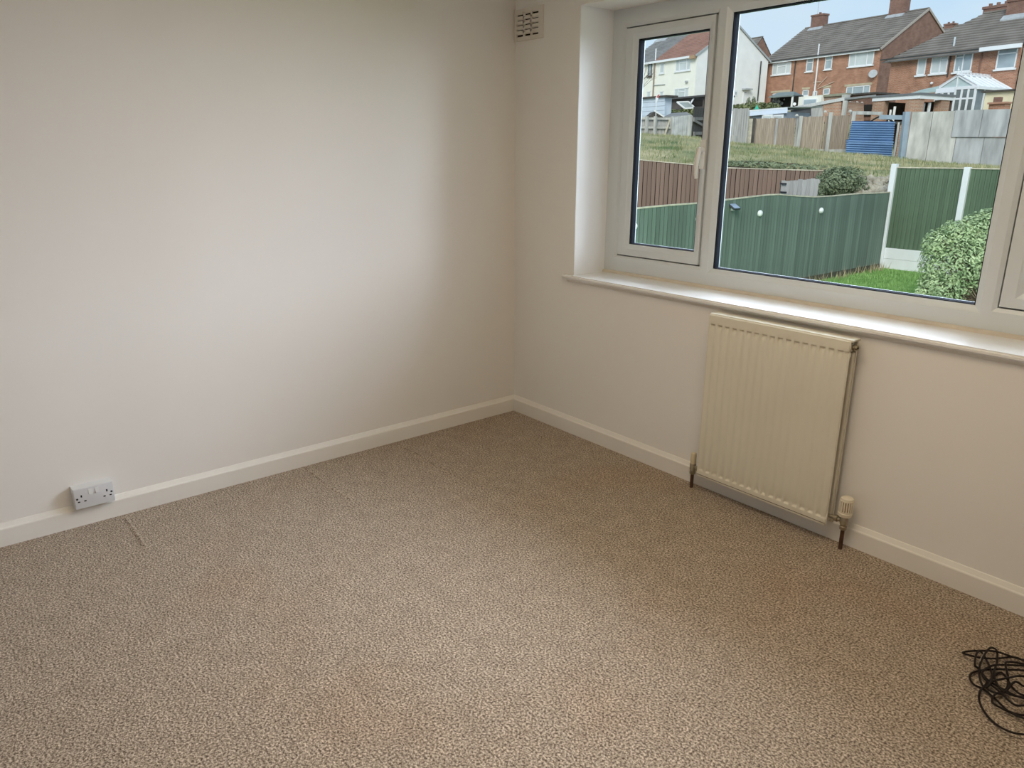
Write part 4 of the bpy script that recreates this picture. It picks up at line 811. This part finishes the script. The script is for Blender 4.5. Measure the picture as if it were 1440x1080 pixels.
slab(bq, 'base', 1390, 1413, 145, 160, 41.5, .5, BRICK, ref=1390); slab(bq, 'shelf', 1388.5, 1414.5, 143.5, 146, 41.4, .6, mat('brick_shelf', (.42, .23, .16), .85), ref=1390); slab(bq, 'chimney_stub', 1397, 1405.5, 136.5, 144, 41.7, .3, BRICKD, ref=1390)
cpt = build('carport', 'flat roofed brick carport with a white fascia in front of hipped house', 'carport', 1285, 164, 44)
BRP = brickmat('pier_brick', (.50, .26, .16), (.42, .24, .16), (.50, .44, .36))
th_ = rad(-9); e_ = Vector((math.cos(th_), math.sin(th_), 0)); g_ = Vector((-e_.y, e_.x, 0)); K0 = gp(1293, 136, 43)
def along(d, u):                  # distance from the carport's near corner to the column u, along d
    r_ = ray(u, 136); return ((K0.x-CAM.x)*r_.y-(K0.y-CAM.y)*r_.x)/(d.y*r_.x-d.x*r_.y)
def cps(nm, f0, f1, s0, s1, z0, z1, m): # box from f0 to f1 along the front and s0 to s1 along the side
    q = [K0+e_*f0+g_*s0, K0+e_*f1+g_*s0, K0+e_*f1+g_*s1, K0+e_*f0+g_*s1]; return obj(nm, MB().prism([(p.x, p.y, z0) for p in q], (0, 0, z1-z0)), m, cpt)
F0, S1_ = along(e_, 1228), along(g_, 1341); zt_ = zat(1293, 133.2, 43); zf_ = zat(1293, 138.6, 43); zb_ = zf_-2.3
cps('roof', F0-.1, .12, -.12, S1_+.1, zt_, zt_+.10, mat('grey_felt', (.17, .18, .19), .9, .1, 3))
cps('fascia', F0, .06, -.06, .02, zf_, zt_, WHITEP); cps('fascia', .0, .06, .02, S1_, zf_, zt_, WHITEP)
cps('pier', F0+.02, along(e_, 1245), 0, .4, zb_, zf_, BRP); cps('pier', along(e_, 1275), 0, 0, along(g_, 1301), zb_, zf_, BRP); cps('pier', -.4, 0, along(g_, 1325), along(g_, 1337), zb_, zf_, BRP)
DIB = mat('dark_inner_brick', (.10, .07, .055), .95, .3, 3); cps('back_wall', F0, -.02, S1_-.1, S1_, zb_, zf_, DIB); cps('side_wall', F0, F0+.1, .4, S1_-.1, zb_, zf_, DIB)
cps('inner_door', -.3, -.25, along(g_, 1304), along(g_, 1309), zb_, zf_-.2, mat('grey_inner_door', (.33, .36, .39), .6)); cps('inner_door', -.3, -.22, along(g_, 1314), along(g_, 1316.5), zb_, zf_-.15, WHITEP)
cps('leaning_board', along(e_, 1251.5), along(e_, 1254), .15, .19, zb_, zat(1253, 152, 43), WHITER); cps('leaning_board', along(e_, 1256.5), along(e_, 1259.5), .15, .19, zb_, zat(1258, 147.5, 43), WHITER)
pg = build('green_lean_to', 'pale green lean-to roof between carport and conservatory', 'lean-to', 1310, 132, 47); a, b, c, d = gp(1281, 131, 46), gp(1322, 128, 46), gp(1320, 121, 48), gp(1296, 126, 48)
obj('roof_sheet', MB().prism([a, b, c, d], (0, 0, -.06)), mat('pale_green_sheet', (.36, .43, .38), .6, .1, 2), pg); slab(pg, 'end_trim', 1316, 1342, 124, 130.5, 45.7, .1, WHITEP, ref=1316); slab(pg, 'post', 1320, 1322, 130, 160, 46, .1, WHITEP, ref=1316)
# ------------------------------------------------------------------ outbuildings across the middle
bw = build('brick_outbuilding', 'brick outbuilding with a dark grille opening left of the carport', 'outbuilding', 1208, 166, 49)
slab(bw, 'wall', 1189, 1229, 133, 170, 49.5, 2, BRICKD, ref=1189); slab(bw, 'coping', 1187, 1231, 130.8, 133.2, 49.3, 2.4, DARKT, ref=1189); slab(bw, 'grille', 1193.5, 1226.5, 147.5, 164, 49.4, .1, DARK, ref=1189); slab(bw, 'pier', 1187, 1193, 133, 170, 49.3, .3, BR0, ref=1189)
rz_ = MB(); rnd = random.Random(2)
for k in range(22):
    p = gp(1195+k*1.4, 146-.9*rnd.random(), 48.5); rz_.lathe(p, (0, 0, 1), [(-.08, .05), (0, .08), (.09*rnd.random()+.03, .04)], 6)
obj('ornament_row', rz_, mat('pale_ornament', (.55, .52, .48), .8, .3, 8), bw, kind='stuff')
bw2 = build('brick_garden_wall', 'long low brick wall with a stone coping below the house pair', 'wall', 1170, 152, 49)
slab(bw2, 'wall', 1152, 1188, 135.2, 152, 49, .25, BR0, ref=1152); slab(bw2, 'coping', 1151, 1190, 132.2, 135.4, 48.9, .45, mat('olive_coping', (.30, .29, .21), .9, .15, 3), ref=1152); slab(bw2, 'end_pier', 1183, 1188.5, 133, 152, 48.7, .4, CONC, ref=1152)
ce = build('cream_outbuilding', 'small cream outbuilding with a white window above the grey shed roof', 'outbuilding', 1138, 150, 50)
slab(ce, 'wall', 1122.5, 1154, 135, 153, 50, 2.5, CREAMR, ref=1122.5); slab(ce, 'window', 1129, 1148, 139, 149, 49.9, .12, WHITEP, ref=1122.5); slab(ce, 'pane', 1130.5, 1146.5, 140.2, 148, 49.85, .12, PANE, ref=1122.5)
gz = build('green_gazebo', 'dark green roofed gazebo over plants and clutter by the brick house', 'gazebo', 1102, 152, 53)
RFG = mat('green_grey_felt', (.20, .235, .215), .85, .12, 3)
A, B, C_, Dd, E_, F_ = gp(1081, 136, 51.5), gp(1116, 133.5, 51.5), gp(1130, 134.5, 54), gp(1095, 130, 54), gp(1083, 136.5, 52), gp(1117, 128.5, 53)
obj('roof', MB().prism([A, B, F_, Dd], (0, 0, -.08)), RFG, gz); obj('roof_end', MB().prism([B, C_, F_], (0, 0, -.08)), mat('green_grey_felt_end', (.16, .19, .185), .85), gz)
for u, D in ((1084, 52), (1126, 53.5), (1113, 51.6)): obj('post', upright(MB(), u, 134.5, 152, D, .10), WHITER if u == 1113 else DARKT, gz)
slab(gz, 'back_screen', 1084, 1126, 136, 153, 53.6, .08, DARK, ref=1084)
m_ = MB(); rnd = random.Random(4)
for k in range(90):
    p = gp(rnd.uniform(1085, 1125), rnd.uniform(138, 151), 52.6+rnd.random()*.6); m_.box(-.09, -.09, -.09, .09, .09, .09, Matrix.Translation(p) @ Matrix.Rotation(rnd.random()*3, 4, (rnd.random(), rnd.random(), 1)) @ Matrix.Scale(rnd.uniform(.4, 1), 4))
obj('clutter', m_, mat('mixed_clutter', (.07, .07, .06), .8, .4, 2, col2=(.55, .56, .55), detail=2), gz, kind='stuff')
pl_ = gp(1117.3, 146.5, 51.2); tag(obj('white_plate_sign', MB().lathe(pl_, (.6, -.8, .2), [(0, .10), (.04, .10)], 12), WHITEP), 'small round white disc hanging at the gazebo right side', 'disc')
gs2 = build('grey_shed', 'long grey shed with sloping pale roof edge and white windows behind brown panels', 'shed', 1150, 170, 43)
a, b = gp(1108, 155.2, 43), gp(1188, 140.5, 43)
GW = mat('dark_grey_cladding', (.085, .085, .09), .8, .15, 3)
obj('roof', MB().prism([a, b, b+Vector((0, 0, .10)), a+Vector((0, 0, .10))], Vector((.2, 3, .3))), mat('pale_grey_felt', (.33, .33, .32), .9, .12, 3), gs2); obj('roof_edge', MB().beam(a+Vector((0, -.08, .05)), b+Vector((0, -.08, .05)), .06, .16), mat('pale_edge', (.55, .55, .53), .7), gs2)
obj('wall', MB().prism([gp(1112, 172, 43.1), gp(1140.5, 172, 43.1), gp(1140.5, 149.6, 43.1), gp(1112, 154.6, 43.1)], (0, 2.5, 0)), GW, gs2); obj('plank_wall', MB().prism([gp(1140.6, 172, 43.05), gp(1157.5, 172, 43.05), gp(1157.5, 146.5, 43.05), gp(1140.6, 149.6, 43.05)], (0, 2.5, 0)), GREYT, gs2)
obj('brick_wall', MB().prism([gp(1157.6, 172, 43), gp(1183, 172, 43), gp(1183, 142, 43), gp(1157.6, 146.5, 43)], (0, 2.5, 0)), BRP, gs2); obj('corner_post', upright(MB(), 1185, 141.5, 172, 42.9, .18), CONC, gs2)
for u0, u1 in ((1112.5, 1136.5),):
    w_ = slab(gs2, 'window', u0, u1, 161.8, 170, 42.95, .06, WHITEP)
    for k in range(3): obj('pane', MB().box(0, 0, 0, 1, 1, 1, T3(*gp(lerp(u0, u1, (k+.12)/3), 169, 42.9), rad(33), .36, .05, .22)), PANE, w_)
ls = build('blue_fascia_shed', 'shed with a wide pale blue white fascia and white windows', 'shed', 1080, 170, 40)
a, b = gp(1054, 159.2, 40), gp(1107, 155, 40)
obj('fascia', MB().beam(a, b, .10, .26), mat('pale_blue_white', (.66, .73, .84), .5, .03, 2), ls); obj('trim_strip', MB().beam(a+Vector((0, -.05, .11)), b+Vector((0, -.05, .11)), .06, .05), WHITEP, ls)
obj('wall', MB().prism([gp(1055, 175, 40.15), gp(1106, 175, 40.15), gp(1106, 157, 40.15), gp(1055, 160, 40.15)], (0, 2.2, 0)), mat('blue_grey_wall', (.24, .27, .31), .8, .1, 2), ls); obj('roof', MB().prism([a+Vector((0, 0, .16)), b+Vector((0, 0, .16)), b+Vector((.5, 2.4, .25)), a+Vector((.5, 2.4, .25))], (0, 0, -.05)), RFG, ls)
for u0, u1 in ((1071, 1085.5), (1086.5, 1100.5)):
    w_ = slab(ls, 'window', u0, u1, 161.2, 172, 40.05, .06, WHITEP); slab(w_, 'pane', u0+1.6, u1-1.6, 163.4, 172, 39.97, .06, NET)
tp = thing('green_tarpaulin', 'small bright green tarpaulin peak above the blue fascia shed', 'tarpaulin', tuple(gp(1063, 157, 44)))
a, b, c, d = gp(1059.5, 156, 44), gp(1068, 155, 44), gp(1064.5, 147, 44.3), gp(1066, 156, 46); obj('sheet', MB().add([a, b, c, d], [(0, 1, 2), (1, 3, 2), (0, 2, 3), (0, 3, 1)]), mat('green_tarp', (.05, .42, .27), .5, .1, 2), tp)
# left sash group
bsd = build('white_blue_shed', 'pale blue white boarded shed at the far left beyond the fence', 'shed', 915, 172, 47)
PB = mat('pale_blue_boards', (.62, .69, .78), .6, .04, 2)
for k in range(5): slab(bsd, 'board', 893, 934.5, 138+k*6.2, 138+(k+1)*6.2-.35, 47-.015*k, .05, PB, ref=893.5)
slab(bsd, 'wall', 893.5, 934.3, 138, 176, 47.12, .5, PB, ref=893.5); slab(bsd, 'roof', 891, 936.5, 135.8, 138.2, 46.8, .9, DARKT, ref=893.5)
dsd = build('dark_shed', 'dark timber shed with a black opening behind the leaning glazed panels', 'shed', 965, 160, 50)
slab(dsd, 'wall', 934.8, 996, 137.5, 166, 50, 1.5, mat('dark_brown_cladding', (.11, .095, .09), .85, .2, 3), ref=934.8); slab(dsd, 'opening', 972, 987, 140.5, 149, 49.95, .06, DARK, ref=934.8); slab(dsd, 'roof', 934, 998, 135.5, 138, 49.7, 2.0, mat('dark_felt', (.09, .085, .085), .9), ref=934.8)
lp = thing('leaning_glazed_panel', 'pale grey glazed frame leaning in front of the dark shed', 'panel', tuple(gp(963, 153, 48)))
q = [gp(952, 143.5, 48), gp(968, 143, 48), gp(977, 151.5, 47.4), gp(963, 152.5, 47.4)]; nn = (q[1]-q[0]).cross(q[2]-q[0]).normalized()*.05
obj('sheet', MB().prism(q, nn), mat('dull_glazing', (.30, .33, .31), .35, .1, 2), lp)
for i in range(4): obj('edge', MB().beam(q[i], q[(i+1) % 4], .07, .07), WHITER, lp)
pk = thing('white_pole', 'thin white pole leaning by the dark shed opening', 'pole', tuple(gp(972, 145, 47.5))); obj('shaft', MB().tube([gp(971.5, 145, 47.5), gp(977, 136.5, 47.8)], .05, 6), WHITEP, pk)
kn = thing('gabled_kennel', 'little dark gabled hutch with white barge boards behind paling fence', 'hutch', tuple(gp(922, 166, 42)))
A, B, C_ = gp(911, 165, 42), gp(934, 165, 42), gp(920.5, 156.5, 42); obj('body', MB().prism([A, B, C_], FH*1.4), DARKT, kn); obj('barge_board', MB().beam(C_+Vector((0, -.03, .03)), B+Vector((0, -.03, .03)), .05, .07), WHITER, kn)
gr2 = thing('grey_flat_roof', 'low grey roofed store behind the pale grey panel', 'store', tuple(gp(955, 168, 42))); q = [gp(934, 164, 41.5), gp(972, 161.5, 41.5), gp(966, 157.5, 44), gp(944, 159, 44)]
obj('roof', MB().prism(q, (0, 0, -.1)), TILEG, gr2); slab(gr2, 'wall', 935, 970, 163.5, 178, 41.8, 2, GREYT)
fl_ = thing('flag', 'red and white pennant hanging from a thin pole by the pale blue shed', 'flag', tuple(gp(921.5, 166, 41)))
obj('pole', MB().tube([gp(922.2, 165, 41), gp(923.5, 131, 41)], .02, 6), WHITEP, fl_)
a, b, c, d = gp(921.8, 144.5, 41), gp(923.3, 145, 41), gp(927.5, 132, 41), gp(922, 136.5, 41)
obj('white_cloth', MB().prism([a, b, gp(926, 138, 41), d], FH*.02), WHITEP, fl_); obj('red_cloth', MB().prism([d, gp(926, 138.2, 41), c], FH*.02), mat('red_cloth', (.55, .10, .10), .7), fl_)
bu = thing('pale_blue_bin', 'low grey blue bin at the left edge of the grassy slope', 'bin', tuple(gp(897, 214, 27))); obj('tub', MB().cbox(-.3, -.2, -.1, .3, .2, .35, .04, T3(*gp(895, 213.5, 27), rad(39))), mat('blue_grey_plastic', (.25, .29, .34), .5), bu, True); obj('lid', MB().cbox(-.32, -.22, .34, .32, .22, .39, .01, T3(*gp(895, 213.5, 27), rad(39))), mat('blue_grey_plastic_lid', (.33, .37, .42), .5), bu, True)
# hedge and bare tree
iv = []
for k in range(30):
    u = lerp(1008, 1150, k/29); iv.append((at(u, curve(u, [(1008, 232), (1060, 232), (1110, 235.5), (1150, 238)]), 19.2+(k % 4)*.4), (.32, .45, .10)))
c = gp(1080, 240, 19.3); shrub('ivy', 'low dark ivy creeping along the bank just above the brown fence', (c.x, c.y, terrain(c.x, c.y)), iv, 8200, .045, LEAF2, 61, 20, .008, 'ivy')
hb = []
for k in range(26):
    u = lerp(938, 1088, k/25); v = curve(u, [(938, 156), (990, 153.5), (1030, 149.5), (1060, 145.5), (1088, 146.5)]); hb.append((at(u, v+5, 47+(k % 3)*.3), (.42, .42, .26)))
c = gp(1010, 160, 47); shrub('hedge', 'long clipped olive hedge behind the sheds below the cream house', (c.x, c.y, terrain(c.x, c.y)), hb, 4200, .11, LEAF3, 31, 40, .03, 'hedge')
for k, (u, v, D, lb) in enumerate(((1053, 141, 60, 'small dark potted shrub left of the two by the white gable'), (1060, 140, 60, 'small dark potted shrub right of the two by the white gable'))):
    c = gp(u, 146, D); shrub('potted_shrub', lb, (c.x, c.y, c.z), [(at(u, v, D), (.14, .14, .24)), (at(u, v+2.5, D), (.16, .16, .16))], 160, .06, LEAF2, 51+k, 6, .02)
tr = thing('bare_tree', 'leafless thin twigged tree in front of the cream house at far left', 'tree', tuple(gp(893, 160, 55)))
m_ = MB(); rnd = random.Random(12)
def branch(p, d, l, r, k):
    e = p+d*l; m_.tube([p, (p+e)/2+Vector((rnd.uniform(-.05, .05), rnd.uniform(-.05, .05), 0))*l, e], [r, r*.8, r*.6], 4)
    if k:
        for _ in range(3): branch(p+d*l*rnd.uniform(.5, 1), (d+Vector((rnd.uniform(-.8, .8), rnd.uniform(-.8, .8), rnd.uniform(-.3, .6)))).normalized(), l*.68, r*.55, k-1)
branch(gp(893, 160, 55), Vector((.15, .05, 1)).normalized(), 1.5, .05, 4); obj('branches', m_, TWIG, tr, kind='stuff')
